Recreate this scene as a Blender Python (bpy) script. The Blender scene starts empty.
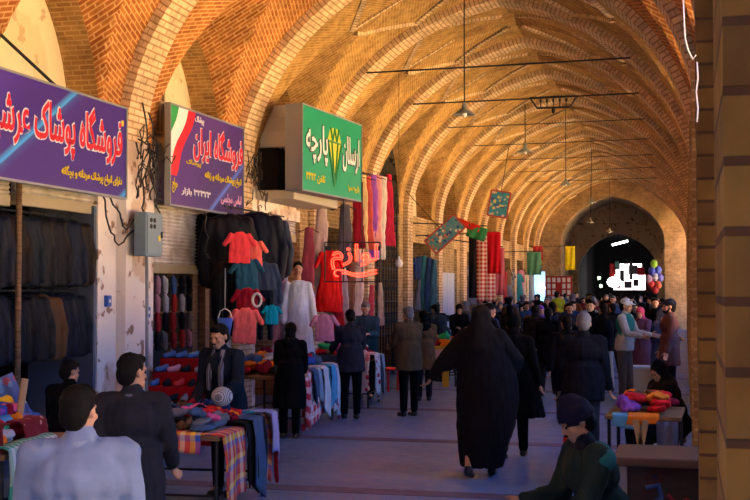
import bpy, bmesh, math, random
from mathutils import Vector, Matrix, noise
from math import sin, cos, pi, radians as R, sqrt, tan, atan
rng = random.Random(7)
COL = bpy.context.scene.collection
# ------------------------------------------------------------------ camera, world, sun, exposure
FPX, HC = 1200.0, 2.0
TH, PH = atan(310 / FPX), atan(39 / FPX)
cam_d = bpy.data.cameras.new('camera'); cam = bpy.data.objects.new('camera', cam_d); COL.objects.link(cam)
cam_d.sensor_width = 36; cam_d.lens = 36 * FPX / 750; cam_d.clip_start = .05; cam_d.clip_end = 400
cam.location = (0, 0, HC); cam.rotation_euler = (pi / 2 + PH, 0, TH)
sc = bpy.context.scene; sc.camera = cam
sc.view_settings.view_transform = 'Standard'; sc.view_settings.look = 'None'
sc.view_settings.exposure = 1.02; sc.view_settings.gamma = 1; sc.view_settings.use_curve_mapping = False
w = bpy.data.worlds.new('sky'); sc.world = w; w.use_nodes = True
bg = w.node_tree.nodes['Background']; bg.inputs[0].default_value = (.17, .40, 1, 1); bg.inputs[1].default_value = 2.1
sun_d = bpy.data.lights.new('sun', 'SUN'); sun = bpy.data.objects.new('sun', sun_d); COL.objects.link(sun)
sun_d.energy = 64; sun_d.angle = R(.6); sun_d.color = (1, .84, .56)
sun.location = (-20, 10, 40); sun.rotation_euler = Vector((.50, .12, -.86)).to_track_quat('-Z', 'Y').to_euler()
cy = sc.cycles if hasattr(sc, 'cycles') else None

# ------------------------------------------------------------------ helpers
Fv = Vector((-sin(TH) * cos(PH), cos(TH) * cos(PH), sin(PH))); Rv = Vector((cos(TH), sin(TH), 0)); Uv = Rv.cross(Fv)
def ray(px, py): return Fv + Rv * ((px - 375) / FPX) + Uv * ((250 - py) / FPX)
def floor_at(px, py):
    d = ray(px, py); t = -HC / d.z; return Vector((d.x * t, d.y * t, 0))
def at(px, py, depth): return Vector((0, 0, HC)) + ray(px, py) * depth
def atx(px, py, x):
    d = ray(px, py); return Vector((0, 0, HC)) + d * (x / d.x)

def tag(o, label=None, cat=None, group=None, kind=None):
    if label: o['label'] = label
    if cat: o['category'] = cat
    if group: o['group'] = group
    if kind: o['kind'] = kind
    return o
def empty(name, loc=(0, 0, 0), rz=0):
    o = bpy.data.objects.new(name, None); COL.objects.link(o); o.location = loc; o.rotation_euler = (0, 0, rz); o.empty_display_size = .1; return o
def put(name, me, mat=None, parent=None, loc=None, rot=None, sc_=None):
    o = bpy.data.objects.new(name, me); COL.objects.link(o)
    if parent: o.parent = parent
    if mat:
        if not me.materials: me.materials.append(mat)
        if me.materials[0] is not mat:
            o.material_slots[0].link = 'OBJECT'; o.material_slots[0].material = mat
    if loc is not None: o.location = loc
    if rot is not None: o.rotation_euler = rot
    if sc_ is not None: o.scale = sc_ if hasattr(sc_, '__len__') else (sc_,) * 3
    return o
def copy_tree(o, parent=None):
    c = o.copy(); COL.objects.link(c); c.parent = parent
    for ch in [x for x in bpy.data.objects if x.parent is o]: copy_tree(ch, c)
    return c
class MB:
    def __init__(s): s.v = []; s.f = []; s.uv = []
    def quad(s, a, b, c, d, uv=None):
        n = len(s.v); s.v += [tuple(a), tuple(b), tuple(c), tuple(d)]; s.f.append((n, n + 1, n + 2, n + 3))
        if uv is None:
            u = (Vector(b) - Vector(a)).length; h = (Vector(d) - Vector(a)).length
            uv = [(0, 0), (u, 0), (u, h), (0, h)]
        s.uv += uv
    def box(s, x0, y0, z0, x1, y1, z1, M=None):
        P = lambda x, y, z: (M @ Vector((x, y, z))) if M else (x, y, z)
        s.quad(P(x0, y0, z0), P(x1, y0, z0), P(x1, y0, z1), P(x0, y0, z1), [(x0, z0), (x1, z0), (x1, z1), (x0, z1)])
        s.quad(P(x1, y1, z0), P(x0, y1, z0), P(x0, y1, z1), P(x1, y1, z1), [(x1, z0), (x0, z0), (x0, z1), (x1, z1)])
        s.quad(P(x0, y1, z0), P(x0, y0, z0), P(x0, y0, z1), P(x0, y1, z1), [(y1, z0), (y0, z0), (y0, z1), (y1, z1)])
        s.quad(P(x1, y0, z0), P(x1, y1, z0), P(x1, y1, z1), P(x1, y0, z1), [(y0, z0), (y1, z0), (y1, z1), (y0, z1)])
        s.quad(P(x0, y0, z1), P(x1, y0, z1), P(x1, y1, z1), P(x0, y1, z1), [(x0, y0), (x1, y0), (x1, y1), (x0, y1)])
        s.quad(P(x0, y1, z0), P(x1, y1, z0), P(x1, y0, z0), P(x0, y0, z0), [(x0, y1), (x1, y1), (x1, y0), (x0, y0)])
        return s
    def tube(s, pts, r, n=8, r1=None):
        pts = [Vector(p) for p in pts]; rings = []
        for i, p in enumerate(pts):
            d = (pts[min(i + 1, len(pts) - 1)] - pts[max(i - 1, 0)]).normalized()
            a = d.orthogonal().normalized() if i == 0 else (a - d * a.dot(d)).normalized()
            b = d.cross(a); rr = r if r1 is None else r + (r1 - r) * i / (len(pts) - 1)
            rings.append([p + (a * cos(2 * pi * k / n) + b * sin(2 * pi * k / n)) * rr for k in range(n)])
        for i in range(len(rings) - 1):
            for k in range(n): s.quad(rings[i][k], rings[i][(k + 1) % n], rings[i + 1][(k + 1) % n], rings[i + 1][k])
        for rg, rev in ((rings[0], True), (rings[-1], False)):
            m = len(s.v); s.v += [tuple(q) for q in rg]; idx = list(range(m, m + n)); s.f.append(tuple(idx[::-1] if rev else idx)); s.uv += [(0, 0)] * n
        return s
    def lathe(s, prof, c=(0, 0, 0), n=20):
        for (r0, z0), (r1, z1) in zip(prof[:-1], prof[1:]):
            for k in range(n):
                a, b = 2 * pi * k / n, 2 * pi * (k + 1) / n
                f = lambda r, z, t: (c[0] + r * cos(t), c[1] + r * sin(t), c[2] + z)
                s.quad(f(r0, z0, a), f(r0, z0, b), f(r1, z1, b), f(r1, z1, a))
        return s
    def mesh(s, name, smooth=False, weld=True):
        me = bpy.data.meshes.new(name); me.from_pydata(s.v, [], s.f)
        l = me.uv_layers.new(name='UVMap')
        for i, u in enumerate(s.uv): l.data[i].uv = u
        if weld:
            bm = bmesh.new(); bm.from_mesh(me); bmesh.ops.remove_doubles(bm, verts=bm.verts, dist=1e-4); bm.to_mesh(me); bm.free()
        if smooth:
            for p in me.polygons: p.use_smooth = True
        me.update(); return me
    def build(s, name, mat, parent=None, smooth=False, loc=None, rot=None, bevel=0):
        o = put(name, s.mesh(name, smooth), mat, parent, loc, rot)
        if bevel:
            m = o.modifiers.new('b', 'BEVEL'); m.width = bevel; m.segments = 2; m.limit_method = 'ANGLE'
        return o
def box(name, mat, x0, y0, z0, x1, y1, z1, parent=None, bevel=0, loc=None, rot=None):
    return MB().box(x0, y0, z0, x1, y1, z1).build(name, mat, parent, bevel=bevel, loc=loc, rot=rot)
def struct(name, mb, mat, smooth=False):
    o = mb.build(name, mat, smooth=smooth); o['kind'] = 'structure'; return o

# ------------------------------------------------------------------ materials
def newmat(name, col=(.5, .5, .5), rough=.8, metal=0, spec=.3, emit=None, es=1):
    m = bpy.data.materials.new(name); m.use_nodes = True; b = m.node_tree.nodes['Principled BSDF']
    b.inputs['Base Color'].default_value = (*col, 1); b.inputs['Roughness'].default_value = rough; b.inputs['Metallic'].default_value = metal
    b.inputs['Specular IOR Level'].default_value = spec
    if emit: b.inputs['Emission Color'].default_value = (*emit, 1); b.inputs['Emission Strength'].default_value = es
    return m
class NT:
    def __init__(s, m): s.t = m.node_tree; s.b = s.t.nodes['Principled BSDF']
    def n(s, typ, **kw):
        o = s.t.nodes.new(typ)
        for k, v in kw.items():
            if isinstance(k, str) and k.startswith('i_'): o.inputs[int(k[2:])].default_value = v
            else: setattr(o, k, v)
        return o
    def l(s, a, b): s.t.links.new(a, b)
    def ramp(s, src, stops, mode='LINEAR'):
        r = s.n('ShaderNodeValToRGB'); r.color_ramp.interpolation = mode; e = r.color_ramp.elements
        while len(e) < len(stops): e.new(.5)
        for i, (p, c) in enumerate(stops): e[i].position = p; e[i].color = (*c, 1) if len(c) == 3 else c
        s.l(src, r.inputs[0]); return r.outputs[0]
    def noise(s, co, scale, detail=4):
        q = s.n('ShaderNodeTexNoise'); q.inputs['Scale'].default_value = scale; q.inputs['Detail'].default_value = detail; s.l(co, q.inputs['Vector']); return q.outputs[0]
    def mix(s, f, a, b, bt='MIX'):
        q = s.n('ShaderNodeMix', data_type='RGBA', blend_type=bt)
        for sock, v in ((q.inputs[0], f), (q.inputs[6], a), (q.inputs[7], b)):
            if hasattr(v, 'is_linked') or hasattr(v, 'links'): s.l(v, sock)
            elif isinstance(v, tuple): sock.default_value = (*v, 1) if len(v) == 3 else v
            else: sock.default_value = v
        return q.outputs[2]
    def math(s, op, a, b=0.):
        q = s.n('ShaderNodeMath', operation=op)
        for k, v in ((0, a), (1, b)):
            if hasattr(v, 'links'): s.l(v, q.inputs[k])
            else: q.inputs[k].default_value = v
        return q.outputs[0]
    def bump(s, h, st=.3, d=.01):
        q = s.n('ShaderNodeBump'); q.inputs['Strength'].default_value = st; q.inputs['Distance'].default_value = d; s.l(h, q.inputs['Height']); s.l(q.outputs[0], s.b.inputs['Normal'])
def brick_mat(name, c1, c2, mortar, bw=.22, rh=.07, ms=.010, dirt=.5, patch=None, rough=.9):
    m = newmat(name, c1, rough, spec=.15); t = NT(m); tc = t.n('ShaderNodeTexCoord')
    b = t.n('ShaderNodeTexBrick'); t.l(tc.outputs['UV'], b.inputs['Vector'])
    b.inputs['Scale'].default_value = 1; b.inputs['Brick Width'].default_value = bw; b.inputs['Row Height'].default_value = rh
    b.inputs['Mortar Size'].default_value = ms; b.inputs['Mortar Smooth'].default_value = .3; b.inputs['Bias'].default_value = 0
    b.inputs['Color1'].default_value = (*c1, 1); b.inputs['Color2'].default_value = (*c2, 1); b.inputs['Mortar'].default_value = (*mortar, 1)
    n1 = t.noise(tc.outputs['Object'], .8, 6); n2 = t.noise(tc.outputs['Object'], 5, 5)
    col = t.mix(1.0, b.outputs[0], t.ramp(n1, [(.3, (1 - dirt,) * 3), (.65, (1.1, 1.1, 1.1))]), 'MULTIPLY')
    col = t.mix(.6, col, t.ramp(n2, [(.35, (.6, .6, .6)), (.6, (1.15, 1.15, 1.15))]), 'MULTIPLY')
    if patch:
        n3 = t.noise(tc.outputs['Object'], 2.2, 8); col = t.mix(t.ramp(n3, [(.48, (0, 0, 0)), (.52, (1, 1, 1))]), col, patch)
    t.l(col, t.b.inputs['Base Color'])
    inv = t.math('SUBTRACT', 1., b.outputs['Fac']); t.bump(inv, .5, .012); return m
def plaster_mat(name, base, stain, stain2, scale=1.6, thr=.5):
    m = newmat(name, base, .9, spec=.15); t = NT(m); tc = t.n('ShaderNodeTexCoord')
    n1 = t.noise(tc.outputs['Object'], scale, 8); n2 = t.noise(tc.outputs['Object'], scale * 4, 8); n3 = t.noise(tc.outputs['Object'], scale * 12, 4)
    c = t.mix(t.ramp(n1, [(thr, (0, 0, 0)), (thr + .04, (1, 1, 1))]), base, stain)
    c = t.mix(t.ramp(n2, [(thr + .05, (0, 0, 0)), (thr + .09, (1, 1, 1))]), c, stain2)
    t.l(c, t.b.inputs['Base Color']); t.bump(n3, .6, .02); return m
CM = {}
def cloth(col, rough=.8, spec=.06, amt=.35):
    k = (tuple(round(c, 3) for c in col), rough, spec)
    if k in CM: return CM[k]
    m = newmat('cloth', col, rough, spec=spec); t = NT(m); tc = t.n('ShaderNodeTexCoord')
    n1 = t.noise(tc.outputs['Object'], 7, 3); n2 = t.noise(tc.outputs['Object'], 60, 3)
    t.l(t.mix(amt, col, t.ramp(n1, [(.3, (.55,) * 3), (.7, (1.25,) * 3)]), 'MULTIPLY'), t.b.inputs['Base Color']); t.bump(n2, .25, .004)
    CM[k] = m; return m
def stripes_mat(name, cols_u, cols_v, nu, nv, coord='UV'):
    m = newmat(name, cols_u[0], .8); t = NT(m); tc = t.n('ShaderNodeTexCoord'); sp = t.n('ShaderNodeSeparateXYZ'); t.l(tc.outputs[coord], sp.inputs[0])
    def st(src, n, cols): return t.ramp(t.math('FRACT', t.math('MULTIPLY', src, n)), [(i / len(cols), c) for i, c in enumerate(cols)], 'CONSTANT')
    a = st(sp.outputs[0], nu, cols_u); b = st(sp.outputs[1], nv, cols_v)
    t.l(t.mix(.5, a, b), t.b.inputs['Base Color']); return m
def patt_mat(name, base, cols, scale=14, thr=.35):
    m = newmat(name, base, .8); t = NT(m); tc = t.n('ShaderNodeTexCoord')
    v = t.n('ShaderNodeTexVoronoi'); v.inputs['Scale'].default_value = scale; t.l(tc.outputs['Object'], v.inputs['Vector'])
    s2 = t.n('ShaderNodeSeparateColor'); t.l(v.outputs['Color'], s2.inputs[0])
    c = t.ramp(s2.outputs[0], [(i / len(cols), cc) for i, cc in enumerate(cols)], 'CONSTANT')
    t.l(t.mix(t.math('LESS_THAN', v.outputs['Distance'], thr), base, c), t.b.inputs['Base Color']); return m
B1, B2, BM = (.54, .32, .10), (.41, .215, .06), (.62, .40, .17)
m_vault = brick_mat('vault brick', B1, B2, BM, .20, .062, .009, .3)
m_vred = brick_mat('red vault brick', (.50, .19, .045), (.34, .10, .022), (.68, .38, .16), .21, .065, .012, .35)
m_cell = brick_mat('vault cell brick', (.44, .25, .085), (.33, .17, .055), (.52, .33, .15), .20, .062, .009, .35)
m_rib = brick_mat('rib brick', (.82, .62, .40), (.72, .51, .31), (.44, .27, .14), .31, .085, .013, .25)
m_brick = brick_mat('pier brick', (.52, .34, .15), (.40, .24, .10), (.62, .45, .24), .22, .08, .012, .4)
m_shade_brick = brick_mat('shaded foreground pier brick', (.36, .22, .055), (.19, .11, .04), (.14, .08, .04), .6, .11, .009, .5)  # yellow brown brick, darkened to carry the backlit pier's shade
m_end = brick_mat('end wall brick', (.55, .36, .19), (.45, .27, .13), (.6, .44, .28), .22, .075, .010, .5)
m_plaster = plaster_mat('peeling plaster', (.80, .74, .68), (.62, .48, .38), (.32, .20, .13), 1.1, .54)
m_cream = plaster_mat('cream plaster', (.74, .63, .42), (.68, .55, .34), (.5, .38, .22), .9, .58)
m_darkplaster = plaster_mat('dark plaster', (.12, .10, .075), (.08, .06, .045), (.03, .025, .02), 1.2, .5)  # dark toned plaster for two arch recesses and the window pane
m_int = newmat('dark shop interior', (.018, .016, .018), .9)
m_floor = newmat('stone floor', (.22, .24, .42), .45, spec=.4); t = NT(m_floor); tc = t.n('ShaderNodeTexCoord')
n1 = t.noise(tc.outputs['Object'], .7, 6); n2 = t.noise(tc.outputs['Object'], 6, 6)
c = t.ramp(n1, [(.3, (.065, .145, .33)), (.7, (.125, .25, .50))]); c = t.mix(.5, c, t.ramp(n2, [(.35, (.65,) * 3), (.65, (1.2,) * 3)]), 'MULTIPLY')
t.l(c, t.b.inputs['Base Color']); t.l(t.ramp(n2, [(.3, (.32,) * 3), (.7, (.55,) * 3)]), t.b.inputs['Roughness']); t.bump(n2, .1, .01)
m_band = brick_mat('floor brick band', (.16, .12, .20), (.13, .12, .20), (.11, .13, .22), .2, .1, .01, .4, rough=.5)
m_court = plaster_mat('sunlit courtyard paving', (.78, .59, .33), (.72, .53, .29), (.62, .46, .27), .6, .5)
m_iron = newmat('dark iron', (.035, .035, .04), .5, .6)
m_wood = newmat('brown wood', (.20, .11, .05), .6); t = NT(m_wood); tc = t.n('ShaderNodeTexCoord'); q = t.n('ShaderNodeMapping'); q.inputs['Scale'].default_value = (3, 3, 30)
t.l(tc.outputs['Object'], q.inputs[0]); t.l(t.ramp(t.noise(q.outputs[0], 2, 5), [(.3, (.12, .06, .03)), (.7, (.30, .18, .09))]), t.b.inputs['Base Color'])
m_lwood = newmat('pale wood', (.42, .28, .15), .6)
m_white = newmat('white paint', (.8, .8, .78), .5)
m_greymetal = newmat('grey painted metal', (.28, .30, .32), .45, .3)
m_boxblue = newmat('blue grey metal', (.20, .29, .36), .45, .2)
def shutter_mat():
    m = newmat('roller shutter', (.62, .60, .56), .5, .2); t = NT(m); tc = t.n('ShaderNodeTexCoord')
    n = t.noise(tc.outputs['Object'], 3, 6); t.l(t.ramp(n, [(.35, (.42, .36, .30)), (.6, (.66, .63, .60))]), t.b.inputs['Base Color']); return m
m_shutter = shutter_mat()

# ------------------------------------------------------------------ the vaulted arcade
XL, XR = -7.0, .26; XC = (XL + XR) / 2; HS = (XR - XL) / 2; ZS, RISE = 3.9, 3.6
YC = lambda k: 14.25 + 4 * k
K0, K1 = -4, 11
def gprof(t): t = min(1, abs(t)); return .78 * sqrt(max(0, 1 - t ** 2.3)) + .22 * (1 - t)
def barrel(x): return ZS + RISE * gprof((x - XC) / HS)
# floor, courtyard, outside
struct('floor', MB().box(-13, -8, -.2, 1.3, 95, 0), m_floor)
struct('ground', MB().box(1.3, -40, -.25, 60, 130, -.02), m_court)
struct('wall_right', MB().box(26, -40, 0, 26.5, 130, 2.2), m_court)
for k_ in range(-2, 11): struct('wall_right', MB().box(.75, 15.0 + 4 * k_, 0, .85, 17.5 + 4 * k_, 1.3), newmat('unseen light blocking boards', (.08, .07, .09), .9))  # unseen boards added between the right piers to block low light
for i, y in enumerate((11.4, 15.4, 19.4, 23.4, 27.4)):
    struct('trim_%d' % (i + 1), MB().box(-6.9, y, -.02, .1, y + .30, .004), m_band)
# roof slab keeps the sky out above the vault
struct('roof', MB().box(-13, -8, 7.9, 1.5, 61.2, 8.3), m_brick)
def vault_bay(k):
    y0, y1 = YC(k) - .0, YC(k + 1) + .0; ym = (y0 + y1) / 2
    NX, NY = 72, 40; mb = MB(); mc = MB()
    xs = [XC - HS * cos(pi * i / NX) for i in range(NX + 1)]
    ys = [y0 + (y1 - y0) * j / NY for j in range(NY + 1)]
    arc = [0]
    for i in range(NX): arc.append(arc[-1] + sqrt((xs[i + 1] - xs[i]) ** 2 + (barrel(xs[i + 1]) - barrel(xs[i])) ** 2))
    def H(x, y):
        d = min(x - XL, XR - x); b = barrel(x); v = abs(y - ym)
        hw = 1.22 + .20 * d; t = v / hw
        if t >= 1: return b, False
        c_ = ZS + (1.95 + .55 * d) * gprof(t)
        return (c_, True) if c_ > b else (b, False)
    g = [[H(x, y) for y in ys] for x in xs]
    ay = []
    for i in range(NX + 1):
        a_ = [0]
        for j in range(NY): a_.append(a_[-1] + sqrt((ys[j + 1] - ys[j]) ** 2 + (g[i][j + 1][0] - g[i][j][0]) ** 2))
        mid = a_[NY // 2]; ay.append([abs(q - mid) for q in a_])
    for i in range(NX):
        for j in range(NY):
            P = [(xs[a], ys[b], g[a][b][0]) for a, b in ((i, j), (i, j + 1), (i + 1, j + 1), (i + 1, j))]
            cell = sum(g[a][b][1] for a, b in ((i, j), (i, j + 1), (i + 1, j + 1), (i + 1, j))) >= 2
            if cell:
                uv = [(xs[a] , ay[a][b]) for a, b in ((i, j), (i, j + 1), (i + 1, j + 1), (i + 1, j))]; mc.quad(*P, uv=uv)
            else:
                # fanned courses: tilt the brick courses towards the bay centre
                ar = [arc[i], arc[i], arc[i + 1], arc[i + 1]]
                uv = [(p[1], a + .30 * abs(p[1] - ym)) for p, a in zip(P, ar)]; mb.quad(*P, uv=uv)
    for m_, mt in ((mb, m_vault if k > 0 else m_vred), (mc, m_cell if k > 0 else m_vred)):
        struct('ceiling', m_, mt)
    # raised brick ridges in a lozenge on the crown
    mr = MB()
    def ridge(xa, ya, xb, yb):
        n = 10; w_, h_ = .045, .05
        dx, dy = xb - xa, yb - ya; L = sqrt(dx * dx + dy * dy); nx, ny = -dy / L * w_, dx / L * w_
        pr = []
        for i in range(n + 1):
            x, y = xa + dx * i / n, ya + dy * i / n; z = H(x, y)[0]
            pr.append([(x + nx, y + ny, z + .02), (x + nx, y + ny, z - h_), (x - nx, y - ny, z - h_), (x - nx, y - ny, z + .02)])
        for a, b in zip(pr[:-1], pr[1:]):
            for q in range(4): mr.quad(a[q], a[(q + 1) % 4], b[(q + 1) % 4], b[q])
    for s in (-1, 1):
        for u in (-1, 1):
            ridge(XC + s * 2.25, ym + u * .15, XC + s * 1.5, ym + u * 1.6); ridge(XC + s * 1.5, ym + u * 1.6, XC + s * .15, ym + u * .5)
        ridge(XC + s * 2.25, ym, XC + s * 1.2, ym)
    struct('trim_%d' % (30 + k), mr, m_rib)
def rib(k):
    y0, y1 = YC(k) - .3, YC(k) + .3; n = 90; cur = []
    for i in range(n + 1):
        x = XC - HS * cos(pi * i / n); cur.append(Vector((x, 0, barrel(x))))
    inn = []
    for i, p in enumerate(cur):
        d = (cur[min(i + 1, n)] - cur[max(0, i - 1)]).normalized(); inn.append(p + Vector((d.z, 0, -d.x)) * .13)
    if True:
        inn[0] = Vector((XL + .13, 0, ZS)); inn[-1] = Vector((XR - .2, 0, ZS))
        for q in (inn, ):
            for i, p in enumerate(q):
                if p.z < ZS: p.z = ZS
    s = 0; mb = MB()
    for i in range(n):
        a, b, c_, d_ = inn[i], inn[i + 1], cur[i], cur[i + 1]; L = (b - a).length
        V = lambda p, y: (p.x, y, p.z)
        mb.quad(V(a, y0), V(b, y0), V(b, y1), V(a, y1), [(0, s), (0, s + L), (.6, s + L), (.6, s)])
        mb.quad(V(c_, y0), V(d_, y0), V(b, y0), V(a, y0), [(-.26, s), (-.26, s + L), (0, s + L), (0, s)])
        mb.quad(V(a, y1), V(b, y1), V(d_, y1), V(c_, y1), [(.6, s), (.6, s + L), (.86, s + L), (.86, s)])
        s += L
    struct('trim_%d' % (60 + k), mb, m_rib)
for k in range(K0, K1): vault_bay(k)
vault_bay(K1)
for k in range(K0, K1 + 1): rib(k)
# piers
PW = .8
for k in range(K0, K1 + 1):
    y0, y1 = YC(k) - PW, YC(k) + PW
    struct('pillar', MB().box(-7.9, y0, 0, XL, y1, ZS + .0), m_plaster if k < 2 else m_brick)
    struct('pillar', MB().box(XL, YC(k) - .3, 0, XL + .13, YC(k) + .3, ZS), m_rib if k > 0 else m_plaster)
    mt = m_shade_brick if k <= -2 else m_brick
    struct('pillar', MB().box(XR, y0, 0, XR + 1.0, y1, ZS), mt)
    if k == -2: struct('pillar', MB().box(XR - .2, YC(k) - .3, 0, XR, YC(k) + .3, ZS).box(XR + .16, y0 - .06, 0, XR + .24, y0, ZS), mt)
    else: struct('pillar', MB().box(XR - .2, YC(k) - .3, 0, XR, YC(k) + .3, ZS), mt)
# recesses above the shops: intrados, tympanum, lintel, and on the right the open arches' backing
def lunette_side(k, xw, depth, sgn, mat_t, open_=False):
    ym = (YC(k) + YC(k + 1)) / 2; n = 24; mi = MB(); mt = MB()
    pts = [(ym - 1.22 * cos(pi * i / n), ZS + 1.95 * gprof(cos(pi * i / n))) for i in range(n + 1)]
    xo = xw + sgn * depth; s = 0
    for (ya, za), (yb, zb) in zip(pts[:-1], pts[1:]):
        L = sqrt((yb - ya) ** 2 + (zb - za) ** 2)
        mi.quad((xw, ya, za), (xw, yb, zb), (xo, yb, zb), (xo, ya, za), [(0, s), (0, s + L), (depth, s + L), (depth, s)]); s += L
        mt.quad((xo, ya, za), (xo, yb, zb), (xo, yb, 8), (xo, ya, 8))          # wall over the recess
        if not open_: mt.quad((xo, ya, ZS - .1), (xo, yb, ZS - .1), (xo, yb, zb), (xo, ya, za))
    for ya, yb in ((YC(k), ym - 1.22), (ym + 1.22, YC(k + 1))):
        mt.quad((xo, ya, ZS), (xo, yb, ZS), (xo, yb, 8), (xo, ya, 8))
    # imposts between pier edge and arch foot
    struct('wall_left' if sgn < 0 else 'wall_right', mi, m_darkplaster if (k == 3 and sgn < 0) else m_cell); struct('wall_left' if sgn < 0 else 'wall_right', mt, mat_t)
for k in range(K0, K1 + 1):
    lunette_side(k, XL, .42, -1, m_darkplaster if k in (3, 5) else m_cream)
    lunette_side(k, XR, 1.0, 1, m_brick, True)
struct('wall_back', MB().box(-7.4, -8.3, 0, 1.3, -8, 8), m_end)  # unseen wall, put in to keep light from behind off the near bays

# shop boxes on the left: back wall, side walls, ceiling
for k in range(K0, K1 + 1):
    a, b = YC(k) + PW, YC(k + 1) - PW
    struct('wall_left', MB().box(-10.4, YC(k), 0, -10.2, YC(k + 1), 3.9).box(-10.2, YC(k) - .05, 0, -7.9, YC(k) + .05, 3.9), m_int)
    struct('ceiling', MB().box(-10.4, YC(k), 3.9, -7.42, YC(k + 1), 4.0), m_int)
    if k not in (3,):
        struct('wall_left', MB().box(-7.35, a, 3.25, -7.0, b, 3.95), m_plaster if k < 2 else m_brick)

# ------------------------------------------------------------------ end wall, niche, passage
def archwall(y, x0, x1, ztop, xc, hw, zs, rise, thick, mat, name, n=28, frame=None):
    mb = MB(); f = lambda x: zs + rise * gprof((x - xc) / hw) if abs(x - xc) < hw else 0
    xs = [x0] + [xc - hw * cos(pi * i / n) for i in range(n + 1)] + [x1]
    for a, b in zip(xs[:-1], xs[1:]):
        inside = xc - hw - 1e-6 <= a and b <= xc + hw + 1e-6
        za, zb = (zs + rise * gprof((a - xc) / hw), zs + rise * gprof((b - xc) / hw)) if inside else (0, 0)
        for yy in (y, y + thick): mb.quad((a, yy, za), (b, yy, zb), (b, yy, ztop), (a, yy, ztop), [(a, za), (b, zb), (b, ztop), (a, ztop)])
        if inside: mb.quad((a, y, za), (b, y, zb), (b, y + thick, zb), (a, y + thick, za), [(0, a), (0, b), (thick, b), (thick, a)])
    for x in (xc - hw, xc + hw): mb.quad((x, y, 0), (x, y + thick, 0), (x, y + thick, zs), (x, y, zs))
    return struct(name, mb, mat)
YE = 61.0
archwall(YE, -7.6, 1.3, 8, XC - .15, 2.55, 4.3, 2.35, .5, m_end, 'wall_end')
m_niche = plaster_mat('niche plaster', (.42, .34, .26), (.36, .28, .2), (.14, .1, .07), 1.2, .55)
archwall(YE + 5, -6.2, -.6, 8, XC - .15, 2.1, 2.9, 2.1, .5, m_niche, 'wall_end')
struct('wall_end', MB().box(-6.3, YE + .5, 0, -6.15, YE + 5, 7).box(-.75, YE + .5, 0, -.6, YE + 5, 7), m_niche)
mbn = MB()
for i in range(28):
    xa, xb = XC - .15 - 2.6 * cos(pi * i / 28), XC - .15 - 2.6 * cos(pi * (i + 1) / 28); g_ = lambda x: 4.3 + 2.4 * gprof((x - XC + .15) / 2.6)
    mbn.quad((xa, YE + .5, g_(xa)), (xb, YE + .5, g_(xb)), (xb, YE + 5, g_(xb)), (xa, YE + 5, g_(xa)))
struct('ceiling', mbn, m_niche)
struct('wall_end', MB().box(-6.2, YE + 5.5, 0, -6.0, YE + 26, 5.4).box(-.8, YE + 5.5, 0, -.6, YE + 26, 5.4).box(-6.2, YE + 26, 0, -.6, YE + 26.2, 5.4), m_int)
struct('ceiling', MB().box(-6.2, YE + 5.5, 5.4, -.6, YE + 26, 5.6), m_int)

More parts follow.
